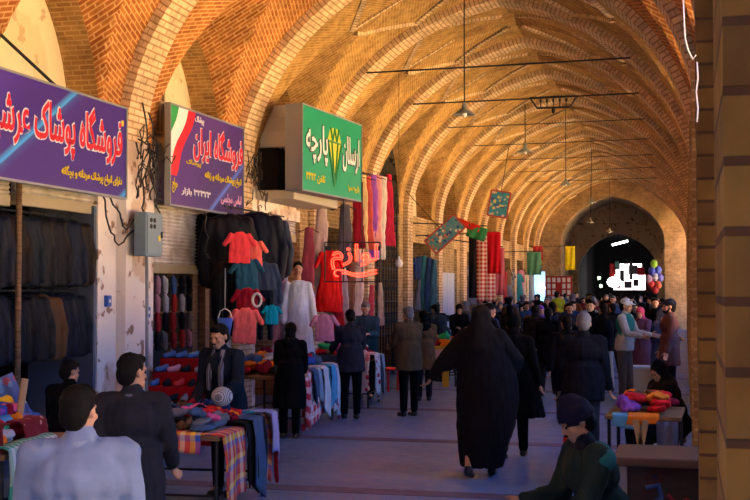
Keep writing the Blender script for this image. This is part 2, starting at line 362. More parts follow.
# ------------------------------------------------------------------ soft shapes: one welded surface out of overlapping tapered pieces
class Soft:
    def __init__(s): s.v = []; s.f = []
    def _ring(s, rings):
        n = len(rings[0]); b = len(s.v)
        for r in rings: s.v += [tuple(p) for p in r]
        for i in range(len(rings) - 1):
            for k in range(n): s.f.append((b + i * n + k, b + i * n + (k + 1) % n, b + (i + 1) * n + (k + 1) % n, b + (i + 1) * n + k))
        s.f.append(tuple(b + k for k in range(n))[::-1]); m = b + (len(rings) - 1) * n; s.f.append(tuple(m + k for k in range(n)))
    def cap(s, p0, r0, p1, r1, n=12):
        p0, p1 = Vector(p0), Vector(p1); d = p1 - p0; L = d.length; d = d / L if L > 1e-6 else Vector((0, 0, 1))
        a = d.orthogonal().normalized(); b = d.cross(a); rg = []
        for i in range(5): t = -pi / 2 + (pi / 2) * (i + .35) / 5; rg.append((p0 + d * (sin(t) * r0), cos(t) * r0))
        rg += [(p0, r0), (p1, r1)]
        for i in range(5): t = (pi / 2) * (i + .65) / 5; rg.append((p1 + d * (sin(t) * r1), cos(t) * r1))
        s._ring([[c + (a * cos(2 * pi * k / n) + b * sin(2 * pi * k / n)) * r for k in range(n)] for c, r in rg]); return s
    def ell(s, c, r, M=None, n=16):
        c = Vector(c); rg = []
        for i in range(9):
            t = -pi / 2 + pi * (i + .4) / 8.8; rg.append([(cos(t) * cos(2 * pi * k / n) * r[0], cos(t) * sin(2 * pi * k / n) * r[1], sin(t) * r[2]) for k in range(n)])
        s._ring([[c + ((M @ Vector(p)) if M else Vector(p)) for p in q] for q in rg]); return s
    def loft(s, secs, n=24, M=None):       # (z, cx, cy, rx, ry)
        s._ring([[((M @ Vector((cx + rx * cos(2 * pi * k / n), cy + ry * sin(2 * pi * k / n), z))) if M else Vector((cx + rx * cos(2 * pi * k / n), cy + ry * sin(2 * pi * k / n), z))) for k in range(n)] for z, cx, cy, rx, ry in secs]); return s
    def mesh(s, name, vox=.012, smooth=3, fold=0, fs=(14, 14, 3.5), seed=0):
        me = bpy.data.meshes.new(name); me.from_pydata(s.v, [], s.f)
        bm = bmesh.new(); bm.from_mesh(me); bmesh.ops.recalc_face_normals(bm, faces=bm.faces); bm.to_mesh(me); bm.free()
        o = bpy.data.objects.new(name, me); COL.objects.link(o)
        m = o.modifiers.new('r', 'REMESH'); m.mode = 'VOXEL'; m.voxel_size = vox; m.use_smooth_shade = True
        if smooth: q = o.modifiers.new('s', 'SMOOTH'); q.iterations = smooth; q.factor = .5
        dg = bpy.context.evaluated_depsgraph_get(); out = bpy.data.meshes.new_from_object(o.evaluated_get(dg)); bpy.data.objects.remove(o); bpy.data.meshes.remove(me)
        if fold:
            for v in out.vertices:
                p = v.co; f = noise.noise(Vector((p.x * fs[0] + seed, p.y * fs[1], p.z * fs[2]))) + .5 * noise.noise(Vector((p.x * 25, p.y * 25 + seed, p.z * 9)))
                v.co = p + v.normal * (f * fold)
        for p in out.polygons: p.use_smooth = True
        return out

SKIN = [newmat('skin', c, .55) for c in ((.50, .27, .17), (.42, .22, .13), (.58, .34, .22))]
m_hair = newmat('black hair', (.007, .006, .006), .7, spec=.08); m_greyhair = newmat('grey hair', (.13, .145, .17), .7)
m_eye = newmat('eye', (.02, .015, .01), .2); m_shoe = newmat('black shoe', (.02, .02, .022), .4)
BLACK, CHAR, NAVY, GREY, BROWN, TEAL = (.005, .005, .006), (.014, .014, .018), (.010, .015, .035), (.10, .10, .11), (.12, .075, .045), (.02, .12, .13)

def pose_joints(lean=0, arms=((5, 8, 12, 0), (5, 8, 12, 0)), legs=((0, 0), (0, 0)), turn=0, nod=0):
    """joints of a 1.72 m figure facing -Y. arms: flex, abduct, elbow, inward; legs: hip flex, knee bend (right is +x for the left arm)"""
    J = {}; hz = .92
    Mu = Matrix.Translation((0, 0, hz)) @ Matrix.Rotation(R(lean), 4, 'X') @ Matrix.Translation((0, 0, -hz))
    for nme, p in dict(pelvis=(0, 0, .95), waist=(0, .005, 1.10), chest=(0, 0, 1.30), neck=(0, .01, 1.45), head=(0, -.005, 1.61)).items(): J[nme] = Mu @ Vector(p)
    J['Mu'] = Mu
    for i, sd in ((0, -1), (1, 1)):
        fl, ab, el, inn = [R(a) for a in arms[i]]
        sh = Vector((sd * .175, .005, 1.405)); d = Vector((sd * sin(ab), -sin(fl) * cos(ab), -cos(fl) * cos(ab)))
        e = sh + d * .28; ab2 = ab - inn; d2 = Vector((sd * sin(ab2), -sin(fl + el) * cos(ab2), -cos(fl + el) * cos(ab2)))
        wr = e + d2 * .25
        J['sh%d' % i] = Mu @ sh; J['el%d' % i] = Mu @ e; J['wr%d' % i] = Mu @ wr; J['hd%d' % i] = (Mu.to_3x3() @ d2).normalized()
        a, b = [R(x) for x in legs[i]]
        hp = Vector((sd * .092, 0, .90)); kn = hp + Vector((sd * .01, -sin(a), -cos(a))) * .43; an = kn + Vector((0, -sin(a - b), -cos(a - b))) * .41
        J['hp%d' % i] = hp; J['kn%d' % i] = kn; J['an%d' % i] = an; J['ft%d' % i] = Vector((0, -cos(min(0, a - b) * .6), sin(min(0, (a - b)) * .6)))
    J['drop'] = min(J['an0'].z, J['an1'].z) - .075
    H = J['head']; J['Mh'] = Matrix.Translation(H) @ Matrix.Rotation(R(lean * .5), 4, 'X') @ Matrix.Rotation(R(turn), 4, 'Z') @ Matrix.Rotation(R(nod), 4, 'X')
    return J
def hand(s, J, i, sd, curl=25):
    w_, d = J['wr%d' % i], J['hd%d' % i]; side = Vector((0, -1, 0)) - d * (-d.y)
    side = side.normalized() if side.length > .2 else Vector((0, 0, 1)); nrm = d.cross(side).normalized() * sd
    M = Matrix((side, nrm, d)).transposed()
    s.ell(w_ + d * .05, (.043, .017, .055), M)
    for q, L in enumerate((.062, .072, .078, .070, )):
        b = w_ + d * .088 + side * (-.031 + .0205 * q); c1 = b + (d * cos(R(curl)) - nrm * sin(R(curl))) * L * .55; c2 = c1 + (d * cos(R(curl * 2.2)) - nrm * sin(R(curl * 2.2))) * L * .5
        s.cap(b - d * .02, .0095, c1, .0088, 8); s.cap(c1, .0088, c2, .0075, 8)
    t0 = w_ + d * .03 + side * .030; t1 = t0 + (side * .75 + d * .6 - nrm * .2).normalized() * .045; s.cap(t0, .013, t1, .010, 8); s.cap(t1, .010, t1 + d * .03, .0085, 8)
def mk_body(J, vox=.010, fem=False):
    s = Soft(); Mu = J['Mu']; M3 = Mu.to_3x3(); Mh = J['Mh']; h3 = Mh.to_3x3()
    s.ell(J['pelvis'], (.155, .10, .11), M3); s.ell(J['waist'], (.135, .09, .15), M3); s.ell(J['chest'], (.16, .105, .17), M3)
    s.cap(J['sh0'], .052, J['sh1'], .052); s.cap(J['neck'] - (J['head'] - J['neck']) * .3, .055, J['head'] - (J['head'] - J['neck']) * .3, .05)
    for i, sd in ((0, -1), (1, 1)):
        s.cap(J['sh%d' % i], .052, J['el%d' % i], .038); s.cap(J['el%d' % i], .038, J['wr%d' % i], .026); hand(s, J, i, sd)
        s.cap(J['hp%d' % i], .085, J['kn%d' % i], .056); s.cap(J['kn%d' % i], .055, J['an%d' % i], .038)
        s.cap(J['an%d' % i], .036, J['an%d' % i] + J['ft%d' % i] * .14 - Vector((0, 0, .035)), .03)
    P = lambda *a: Mh @ Vector(a)
    s.ell(P(0, .015, .025), (.074, .094, .088), h3); s.ell(P(0, -.028, -.045), (.056, .062, .062), h3); s.cap(P(-.02, -.065, -.088), .022, P(.02, -.065, -.088), .022)
    s.cap(P(0, -.086, .010), .010, P(0, -.100, -.028), .013); s.cap(P(-.035, -.075, .024), .013, P(.035, -.075, .024), .013)
    s.cap(P(-.020, -.086, -.058), .009, P(.020, -.086, -.058), .009); s.cap(P(-.014, -.084, -.071), .008, P(.014, -.084, -.071), .008)
    for sd in (-1, 1): s.ell(P(sd * .077, .012, -.008), (.010, .019, .032), h3); s.ell(P(sd * .042, -.06, -.025), (.022, .02, .02), h3)
    return s.mesh('person', vox, 2)
def mk_jacket(J, length=.80, vox=.014, grow=1., fold=.010, seed=1, flare=0.02, sleeve=.96, pad=1.0):
    s = Soft(); M3 = J['Mu'].to_3x3(); g = .020 * grow
    s.ell(J['chest'], (.178 + g, .122 + g, .18), M3); s.ell(J['waist'], (.155 + g, .112 + g, .17), M3)
    s.cap(J['sh0'], .066 + g * .5, J['sh1'], .066 + g * .5); s.cap(J['neck'] - (J['head'] - J['neck']) * .15, .078 + g * .3, J['neck'] + (J['head'] - J['neck']) * .22, .064 + g * .2)
    # skirt of the coat from the waist down to `length` (height of the hem over the floor of an upright figure)
    M = J['Mu'] if length > .75 else None
    top = J['waist']; n = 5; secs = []
    for q in range(n + 1):
        f = q / n; z = 1.14 + (length - 1.14) * f
        c_ = Vector((0, 0, z)); 
        rx = .155 + g + .02 * sin(f * pi) + flare * f + .012; ry = .115 + g + .01 + flare * .7 * f
        if M is None: cx, cyy = top.x * (1 - f), top.y * (1 - f)
        else: cx, cyy = 0, .0
        secs.append((z, cx, cyy, rx, ry))
    s.loft(secs[::-1], M=M)
    for i in (0, 1):
        e = J['el%d' % i]; w_ = e + (J['wr%d' % i] - e) * sleeve
        s.cap(J['sh%d' % i], (.066 + g * .4) * pad, e, .052 + g * .4); s.cap(e, .052 + g * .4, w_, .038 + g * .4)
    return s.mesh('jacket', vox, 2, fold, seed=seed)
def mk_trousers(J, vox=.014, seed=3, wide=1.):
    s = Soft(); s.ell(J['pelvis'] + Vector((0, 0, -.02)), (.165, .118, .12))
    for i in (0, 1):
        a = J['an%d' % i]; k = J['kn%d' % i]; s.cap(J['hp%d' % i], .098 * wide, k, .074 * wide); s.cap(k, .074 * wide, a + (k - a) * .10, .060 * wide)
    return s.mesh('trousers', vox, 2, .007, seed=seed)
def mk_shoe(J, i):
    s = Soft(); a = J['an%d' % i]; f = J['ft%d' % i]; s.cap(a + Vector((0, .015, -.03)), .045, a + f * .15 + Vector((0, 0, -.045)), .038); s.cap(a, .048, a - Vector((0, 0, .02)), .048)
    return s.mesh('shoe', .014, 1)
def mk_hair(J, kind='short', vox=.010):
    s = Soft(); Mh = J['Mh']; h3 = Mh.to_3x3(); P = lambda *a: Mh @ Vector(a)
    s.ell(P(0, .030, .040), (.084, .094, .090), h3); s.ell(P(0, .058, -.015), (.074, .062, .085), h3); s.ell(P(0, -.035, .085), (.062, .05, .034), h3)
    if kind == 'bushy': s.ell(P(0, .025, .055), (.092, .104, .092), h3)
    return s.mesh('hair', vox, 1, .004, (40, 40, 40))
def mk_beard(J):
    s = Soft(); Mh = J['Mh']; P = lambda *a: Mh @ Vector(a); h3 = Mh.to_3x3()
    s.cap(P(-.024, -.096, -.047), .007, P(0, -.104, -.043), .008); s.cap(P(.024, -.096, -.047), .007, P(0, -.104, -.043), .008)
    return s.mesh('moustache', .005, 1)
def mk_fullbeard(J):
    s = Soft(); Mh = J['Mh']; P = lambda *a: Mh @ Vector(a); h3 = Mh.to_3x3()
    s.ell(P(0, -.045, -.085), (.056, .055, .038), h3)
    for sd in (-1, 1): s.cap(P(sd * .056, -.03, -.075), .018, P(sd * .068, 0, -.02), .012)
    s.cap(P(-.024, -.094, -.047), .008, P(.024, -.094, -.047), .008)
    return s.mesh('beard', .008, 1)
def mk_cap(J, kind='knit'):
    s = Soft(); Mh = J['Mh']; P = lambda *a: Mh @ Vector(a); h3 = Mh.to_3x3()
    s.ell(P(0, .014, .058), (.094, .110, .078), h3)
    if kind == 'peak': s.ell(P(0, -.105, .052), (.058, .06, .010), h3)
    if kind == 'knit': s.ell(P(0, .025, .02), (.094, .108, .055), h3); s.ell(P(0, .01, .10), (.07, .08, .07), h3)
    return s.mesh('cap', .009, 1, .003, (30, 30, 30))
def mk_scarf(J):                      # headscarf that leaves the face open
    s = Soft(); Mh = J['Mh']; P = lambda *a: Mh @ Vector(a); h3 = Mh.to_3x3()
    s.ell(P(0, .026, .030), (.096, .106, .104), h3); s.ell(P(0, .03, -.075), (.085, .085, .08), h3)
    s.cap(P(0, -.02, -.125), .068, P(0, .02, -.20), .12); s.cap(P(-.07, .0, -.18), .08, P(.07, .0, -.18), .08)
    return s.mesh('headscarf', .011, 2, .006)
def mk_chador(J, ext=None, wide=1., hem=.07, seed=2):
    s = Soft(); Mh = J['Mh']; P = lambda *a: Mh @ Vector(a); h3 = Mh.to_3x3()
    s.ell(P(0, .030, .030), (.098, .108, .108), h3); s.cap(P(0, .04, -.03), .100, P(0, .04, -.30), .20); s.cap(P(.0, .04, -.08), .105, P(.12, .04, -.30), .13); s.cap(P(.0, .04, -.08), .105, P(-.12, .04, -.30), .13)
    s.cap(J['sh0'], .09, J['sh1'], .09); s.ell(J['chest'], (.22, .16, .2)); s.cap(P(0, .03, -.15), .11, J['chest'], .17)
    d = -J['drop']
    sw = []
    for z, rx, ry, cx in ((hem, .215, .21, -.01), (.25, .25, .23, -.02), (.5, .30, .25, -.05), (.8, .325, .25, -.07), (1.0, .31, .23, -.06), (1.2, .26, .19, -.03), (1.38, .18, .14, 0)): sw.append((z, cx, .02, rx * wide, ry * wide))
    s.loft(sw)
    for i in (0, 1):
        e, w_ = J['el%d' % i], J['wr%d' % i]; s.cap(J['sh%d' % i], .10, e, .085); s.cap(e, .085, e + (w_ - e) * .93, .055)
        s.cap(J['sh%d' % i] - Vector((0, 0, .2)), .10, e - Vector((0, 0, .07)), .07)
    return s.mesh('chador', .016, 3, .016, (9, 9, 1.6), seed)
PC = {}; KEEP = []
def figure(loc, face, label, h=1.70, pose='stand', J=None, jacket=None, jl=.80, grow=1.5, flare=.02, trousers=CHAR, hair='short', haircol=None, cap=None, capcol=BLACK,
           scarf=None, chador=None, cwide=1., beard=None, beardcol=None, skin=0, shoes=True, group=None, vox=.012, fine=False, seed=1, hem=.07, dz=0, name='person'):
    J = J or POSES[pose]; key = id(J); KEEP.append(J)
    def C_(k, fn):
        if (key, k) not in PC: PC[(key, k)] = fn()
        return PC[(key, k)]
    body = put('person', C_(('b', vox), lambda: mk_body(J, vox)), SKIN[skin])
    tag(body, label, 'person', group); sc_ = h / 1.72
    body.scale = (sc_,) * 3; body.rotation_euler = (0, 0, R(face)); body.location = (loc[0], loc[1], -J['drop'] * sc_ + dz)
    if jacket: put('coat' if jl < .7 else 'jacket', C_(('j', jl, grow, flare), lambda: mk_jacket(J, jl, .012 if fine else .016, grow, .011, seed, flare)), cloth(jacket), body)
    if trousers and not (chador and pose != 'x'): put('trousers', C_(('t',), lambda: mk_trousers(J)), cloth(trousers), body)
    if shoes:
        for i in (0, 1): put('shoe', C_(('s', i), lambda: mk_shoe(J, i)), m_shoe, body)
    if hair and not (chador or scarf): put('hair', C_(('h', hair), lambda: mk_hair(J, hair)), haircol or m_hair, body)
    if cap: put('cap', C_(('c', cap), lambda: mk_cap(J, cap)), cloth(capcol), body)
    if scarf: put('headscarf', C_(('sc',), lambda: mk_scarf(J)), cloth(scarf), body)
    if chador: put('chador', C_(('ch', cwide, hem), lambda: mk_chador(J, None, cwide, hem, seed)), cloth(chador, .8, .12), body)
    if beard: put('beard' if beard == 'full' else 'moustache', C_(('bd', beard), lambda: (mk_fullbeard if beard == 'full' else mk_beard)(J)), beardcol or m_hair, body)
    Mh = J['Mh']
    for sd in (-1, 1):
        me = C_(('e', sd), lambda: MB().lathe([(0.0001, -.008), (.0055, -.006), (.008, 0), (.0055, .006), (.0001, .008)], tuple(Mh @ Vector((sd * .031, -.078, .001))), 10).mesh('eye', True))
        put('eye', me, m_eye, body)
    return body
POSES = dict(
    stand=pose_joints(),
    walk=pose_joints(3, ((-18, 8, 10, 0), (22, 8, 22, 0)), ((20, 8), (-16, 14))),
    walk2=pose_joints(3, ((20, 8, 25, 0), (-16, 8, 12, 0)), ((-14, 14), (20, 6)), 20),
    hold=pose_joints(4, ((28, 6, 70, 25), (28, 6, 70, 25)), nod=18),
    talk=pose_joints(2, ((30, 10, 65, 15), (8, 8, 15, 0)), ((0, 0), (6, 6)), 15),
    bend=pose_joints(24, ((40, 8, 40, 5), (35, 8, 45, 5)), nod=12),
    sit=pose_joints(8, ((25, 8, 60, 15), (25, 8, 60, 15)), ((84, 84), (84, 80)), nod=20),
)

# ------------------------------------------------------------------ lettering (joined letter forms, laid out right to left)
AR = {'ا': (0xFE8D, 0xFE8E, 0, 0), 'آ': (0xFE81, 0xFE82, 0, 0), 'ب': (0xFE8F, 0xFE90, 0xFE91, 0xFE92), 'پ': (0xFB56, 0xFB57, 0xFB58, 0xFB59), 'ت': (0xFE95, 0xFE96, 0xFE97, 0xFE98),
      'ج': (0xFE9D, 0xFE9E, 0xFE9F, 0xFEA0), 'چ': (0xFB7A, 0xFB7B, 0xFB7C, 0xFB7D), 'ح': (0xFEA1, 0xFEA2, 0xFEA3, 0xFEA4), 'خ': (0xFEA5, 0xFEA6, 0xFEA7, 0xFEA8), 'د': (0xFEA9, 0xFEAA, 0, 0),
      'ر': (0xFEAD, 0xFEAE, 0, 0), 'ز': (0xFEAF, 0xFEB0, 0, 0), 'س': (0xFEB1, 0xFEB2, 0xFEB3, 0xFEB4), 'ش': (0xFEB5, 0xFEB6, 0xFEB7, 0xFEB8), 'ع': (0xFEC9, 0xFECA, 0xFECB, 0xFECC),
      'ف': (0xFED1, 0xFED2, 0xFED3, 0xFED4), 'ق': (0xFED5, 0xFED6, 0xFED7, 0xFED8), 'ک': (0xFB8E, 0xFB8F, 0xFB90, 0xFB91), 'گ': (0xFB92, 0xFB93, 0xFB94, 0xFB95), 'ل': (0xFEDD, 0xFEDE, 0xFEDF, 0xFEE0),
      'م': (0xFEE1, 0xFEE2, 0xFEE3, 0xFEE4), 'ن': (0xFEE5, 0xFEE6, 0xFEE7, 0xFEE8), 'ه': (0xFEE9, 0xFEEA, 0xFEEB, 0xFEEC), 'و': (0xFEED, 0xFEEE, 0, 0), 'ی': (0xFBFC, 0xFBFD, 0xFBFE, 0xFBFF)}
def shape(t):
    out = []
    for i, ch in enumerate(t):
        if ch not in AR: out.append(ch); continue
        pj = i > 0 and t[i - 1] in AR and AR[t[i - 1]][2]; nj = i + 1 < len(t) and t[i + 1] in AR and AR[ch][2]
        out.append(chr(AR[ch][3] if pj and nj else AR[ch][1] if pj else AR[ch][2] if nj else AR[ch][0]))
    return ''.join(out[::-1])
def text_mesh(txt, width, height, offset=0., outline=0., extrude=.004):
    """mesh of the words, scaled to width x height, centred, in the xz plane facing -Y"""
    c = bpy.data.curves.new('lettering', 'FONT'); c.body = shape(txt) if any(ch in AR for ch in txt) else txt; c.size = 1; c.offset = offset; c.resolution_u = 3
    if outline: c.fill_mode = 'NONE'; c.bevel_depth = outline; c.bevel_resolution = 1
    else: c.extrude = .01
    o = bpy.data.objects.new('t', c); COL.objects.link(o); dg = bpy.context.evaluated_depsgraph_get(); me = bpy.data.meshes.new_from_object(o.evaluated_get(dg)); bpy.data.objects.remove(o)
    o0 = bpy.data.curves.new('x', 'FONT'); o0.body = c.body; o0.resolution_u = 2; q = bpy.data.objects.new('t', o0); COL.objects.link(q); dg = bpy.context.evaluated_depsgraph_get()
    m0 = bpy.data.meshes.new_from_object(q.evaluated_get(dg)); bpy.data.objects.remove(q)
    xs = [v.co.x for v in m0.vertices]; ys = [v.co.y for v in m0.vertices]; x0, x1, y0, y1 = min(xs), max(xs), min(ys), max(ys)
    for v in me.vertices:
        p = v.co.copy(); v.co = ((p.x - (x0 + x1) / 2) / (x1 - x0) * width, (-p.z * (.4 if not outline else width / (x1 - x0))), (p.y - (y0 + y1) / 2) / (y1 - y0) * height)
    return me
def printmat(name, col, es=0): return newmat(name, col, .45, emit=col if es else None, es=es)
p_red, p_white, p_yel, p_green, p_pink = printmat('red print', (.75, .01, .03)), printmat('white print', (.85, .85, .88)), printmat('yellow print', (.80, .62, .02)), printmat('green print', (.02, .35, .10)), printmat('pink print', (.85, .45, .65))
def board(name, label, p0, p1, z0, z1, mat, frame_mat, thick=.06, cat='sign'):
    """upright board from p0 to p1 (ground points, seen from the right of p0->p1); returns root; its face is local -Y, x runs 0..L"""
    d = Vector((p1[0] - p0[0], p1[1] - p0[1])); L = d.length; r = empty(name, (p0[0], p0[1], z0), math.atan2(d.y, d.x)); tag(r, label, cat)
    H = z1 - z0
    box('panel', mat, 0, 0, 0, L, thick, H, r)
    f = MB(); e = .025
    f.box(-e, -.015, -e, L + e, thick + .01, 0).box(-e, -.015, H, L + e, thick + .01, H + e).box(-e, -.015, 0, 0, thick + .01, H).box(L, -.015, 0, L + e, thick + .01, H)
    f.build('frame', frame_mat, r); return r, L, H
def words(r, txt, cx, cz, w_, h_, mat, outline_mat=None, name='lettering', off=.022, y=-.012):
    put(name, text_mesh(txt, w_, h_, .014), mat, r, (cx, y, cz))
    if outline_mat: put('lettering_outline', text_mesh(txt, w_, h_, off + .02), outline_mat, r, (cx, y + .006, cz))
def printed(name, a, b, streak):
    m = newmat(name, a, .4); t = NT(m); tc = t.n('ShaderNodeTexCoord'); sp = t.n('ShaderNodeSeparateXYZ'); t.l(tc.outputs['Object'], sp.inputs[0])
    g = t.math('ADD', t.math('MULTIPLY', sp.outputs[0], .55), t.math('MULTIPLY', sp.outputs[2], -.9)); n = t.noise(tc.outputs['Object'], .8, 2)
    c = t.ramp(t.math('ADD', g, n), [(0, a), (1, b)]); f = t.math('FRACT', t.math('MULTIPLY', g, .62))
    s_ = t.ramp(f, [(.43, (0, 0, 0)), (.48, (1, 1, 1)), (.495, (.15,) * 3), (.56, (0, 0, 0))]); t.l(t.mix(s_, c, streak), t.b.inputs['Base Color']); return m
m_purple = printed('purple sign print', (.085, .035, .40), (.05, .018, .24), (.05, .42, .95))
m_purple2 = printed('violet sign print', (.085, .03, .26), (.05, .02, .18), (.10, .22, .85))
# sign 1
r, L, H = board('shop_sign', 'long purple shop sign with red lettering over the leather jacket shop', (-6.62, 9.0), (-6.62, 13.42), 3.12, 4.2, m_purple, m_greymetal)
words(r, 'فروشگاه پوشاک عرشیا', L - 1.55, .64, 2.85, .62, p_red, p_white); words(r, 'دارای انواع پوشاک مردانه و بچگانه', L - .85, .17, 1.45, .15, p_yel)
box('tear_mark', p_yel, L - .12, -.005, .86, L - .07, .0, .93, r)
# sign 2
r, L, H = board('shop_sign', 'purple shop sign with a flag wave in its corner over the grey shutter', (-6.72, 14.95), (-6.68, 17.6), 3.15, 4.5, m_purple2, m_greymetal)
words(r, 'فروشگاه ایران', 1.68, .93, 1.85, .52, p_red, p_white); words(r, 'پوشاک', .95, 1.25, .3, .12, p_white); words(r, 'انواع پوشاک مردانه و زنانه', 1.85, .48, 1.4, .15, p_yel)
words(r, 'پوشاک', .75, .62, .5, .09, p_yel); words(r, 'لباس مجلسی', 2.15, .2, .8, .17, p_pink); words(r, '۳۲۳۲۳ بازار', .85, .2, 1.0, .11, p_white); words(r, 'حراج', .13, .26, .16, .2, p_yel)
for j, (mt, a0, a1) in enumerate(((p_green, 0, .30), (p_white, .30, .66), (p_red, .66, .95))):
    b = MB(); n = 10
    for i in range(n):
        f = lambda q, k: (q * 1.02 + .05 * sin(k * .8) - .078 * k, 1.345 - k * .095)
        (xa, za), (xb, zb), (xc, zc), (xd, zd) = f(a0, i), f(a1, i), f(a1, i + 1), f(a0, i + 1)
        b.quad((max(.005, xa * .85), -.006, za), (max(.006, xb * .85), -.006, zb), (max(.006, xc * .85), -.006, zc), (max(.005, xd * .85), -.006, zd))
    b.build('flag_band', mt, r)
# sign 3, a deep green light box turned a little to the passage
m_green = newmat('green sign face', (.01, .27, .13), .35, emit=(.01, .30, .13), es=.10)
A, B = at(302, 289, 19.4), at(361, 289, 22.0)
r, L, H = board('light_box_sign', 'green box sign with white lettering and a yellow gem above the slatted ledge', (A.x, A.y), (B.x, B.y), 3.62, 5.0, m_green, m_greymetal, .02)
box('case', m_greymetal, -.02, .02, -.02, L + .02, .30, H + .02, r, .01)
words(r, 'ارسلان', L * .80, .78, L * .30, .62, p_white, m_iron, off=.02); words(r, 'پارچه', L * .22, .80, L * .34, .66, p_white, m_iron, off=.02)
words(r, 'پارچه سرا', L * .85, .18, L * .2, .14, p_yel); words(r, 'تلفن ۲۲۳۳', L * .2, .22, L * .3, .16, p_yel)
g = MB(); ox, gw, zt, zm, zb = L * .51, L * .115, 1.16, .92, .16
def fr(a, b): g.tube([(a[0], -.012, a[1]), (b[0], -.012, b[1])], .018, 6)
gm = MB(); gm.quad((ox - gw, -.007, zm), (ox, -.007, zb), (ox, -.007, zb), (ox + gw, -.007, zm)); gm.quad((ox - gw, -.007, zm), (ox + gw, -.007, zm), (ox + gw * .6, -.007, zt), (ox - gw * .6, -.007, zt))
m_gem = newmat('yellow gem print', (.62, .62, .03), .4); gm.build('gem', m_gem, r)
for a, b in (((ox - gw, zm), (ox, zb)), ((ox + gw, zm), (ox, zb)), ((ox - gw * .45, zm), (ox, zb)), ((ox + gw * .45, zm), (ox, zb)), ((ox - gw, zm), (ox + gw, zm)), ((ox - gw * .6, zt), (ox - gw * .3, zm)), ((ox - gw * .3, zm), (ox, zt)), ((ox, zt), (ox + gw * .3, zm)), ((ox + gw * .3, zm), (ox + gw * .6, zt))): fr(a, b)
g.build('gem_facets', newmat('dark green line', (.02, .22, .05), .4), r)
# neon
m_neon = newmat('red neon tube', (1, .15, .08), .3, emit=(1, .028, .014), es=4)
c0 = at(325, 289, 21.2); r = empty('neon_sign', (c0.x, c0.y, 0), TH + R(4)); tag(r, 'glowing red neon script sign in a thin black frame above the cloth stall', 'sign')
put('neon_script', text_mesh('لوازم', .82, .44, 0, .02), m_neon, r, (.52, 0, 2.57))
g = MB(); g.tube([(.24 + .68 * i / 14, 0, 2.30 + .035 * cos(i / 14 * 2 * pi)) for i in range(15)], .013, 6); g.tube([(.30 + .62 * i / 14, 0, 2.25 + .03 * cos(i / 14 * 2 * pi)) for i in range(15)], .013, 6)
g.tube([(.24 + .08 * cos(t * pi / 6 + pi / 2), 0, 2.28 + .06 * sin(t * pi / 6 + pi / 2)) for t in range(7)], .013, 6); g.build('neon_swash', m_neon, r)
g = MB()
for a, b in (((0, 2.13), (.98, 2.13)), ((0, 2.83), (.98, 2.83)), ((0, 2.13), (0, 2.83)), ((.98, 2.13), (.98, 2.83)), ((.33, 2.13), (.33, 3.9)), ((.66, 2.13), (.66, 3.9))): g.tube([(a[0], .03, a[1]), (b[0], .03, b[1])], .012, 6)
g.build('frame', m_iron, r)
for x in (.05, .93): box('transformer', m_iron, x - .05, .0, 2.68, x + .05, .08, 2.76, r)

# ------------------------------------------------------------------ shop fronts: shutters, posts, panels
def shutter(k, y0, y1, z0, z1, x=-7.08, label=''):
    r = empty('roller_shutter', (x, y0, z0)); tag(r, label, 'shutter'); n = int((z1 - z0) / .05); b = MB(); W = y1 - y0
    for i in range(n):
        za = (z1 - z0) * i / n; zb = (z1 - z0) * (i + 1) / n; zm = (za + zb) / 2
        b.quad((0, 0, za), (0, W, za), (.025, W, zm), (.025, 0, zm)); b.quad((.025, 0, zm), (.025, W, zm), (0, W, zb), (0, 0, zb))
    b.quad((-.03, W, 0), (-.03, 0, 0), (-.03, 0, z1 - z0), (-.03, W, z1 - z0)); b.build('curtain', m_shutter, r)
    box('bottom_bar', newmat('shutter bar', (.40, .34, .22), .5, .3), -.04, 0, -.13, .03, W, 0, r, .01); return r
shutter(-2, 9.05, 11.55, 3.02, 3.5, label='half raised dirty white roller shutter left of the thin shop post'); shutter(-1, 11.65, 13.45, 3.05, 3.5, label='half raised dirty white roller shutter right of the thin shop post')
shutter(0, 15.07, 17.4, 2.35, 3.3, label='grey roller shutter half down under the flag cornered purple sign')
shutter(1, 19.07, 21.4, 3.0, 3.6, label='pale roller shutter below the concrete ledge and green box sign')
for k, (y, z) in enumerate(((11.6, 3.4),)): tag(MB().tube([(-6.98, y, 0), (-6.98, y, z)], .035, 8).build('shop_post', m_wood, None, True), 'thin brown post standing in the open leather jacket shop', 'post')
tag(box('partition_board', newmat('blue grey panel', (.10, .12, .16), .6), -7.9, 13.37, 0, -7.01, 13.43, 3.02), 'blue grey board lining the right side of the jacket shop', 'board')
r = empty('door_frame', (-7.05, 17.0, 0)); tag(r, 'tall brown wooden frame at the edge of the shoe shop', 'door frame'); box('jamb', m_wood, -.1, .0, 0, 0, .16, 2.3, r); box('jamb', m_wood, -.1, .34, 0, 0, .42, 2.3, r); box('head', m_wood, -.1, 0, 2.2, 0, .42, 2.32, r)
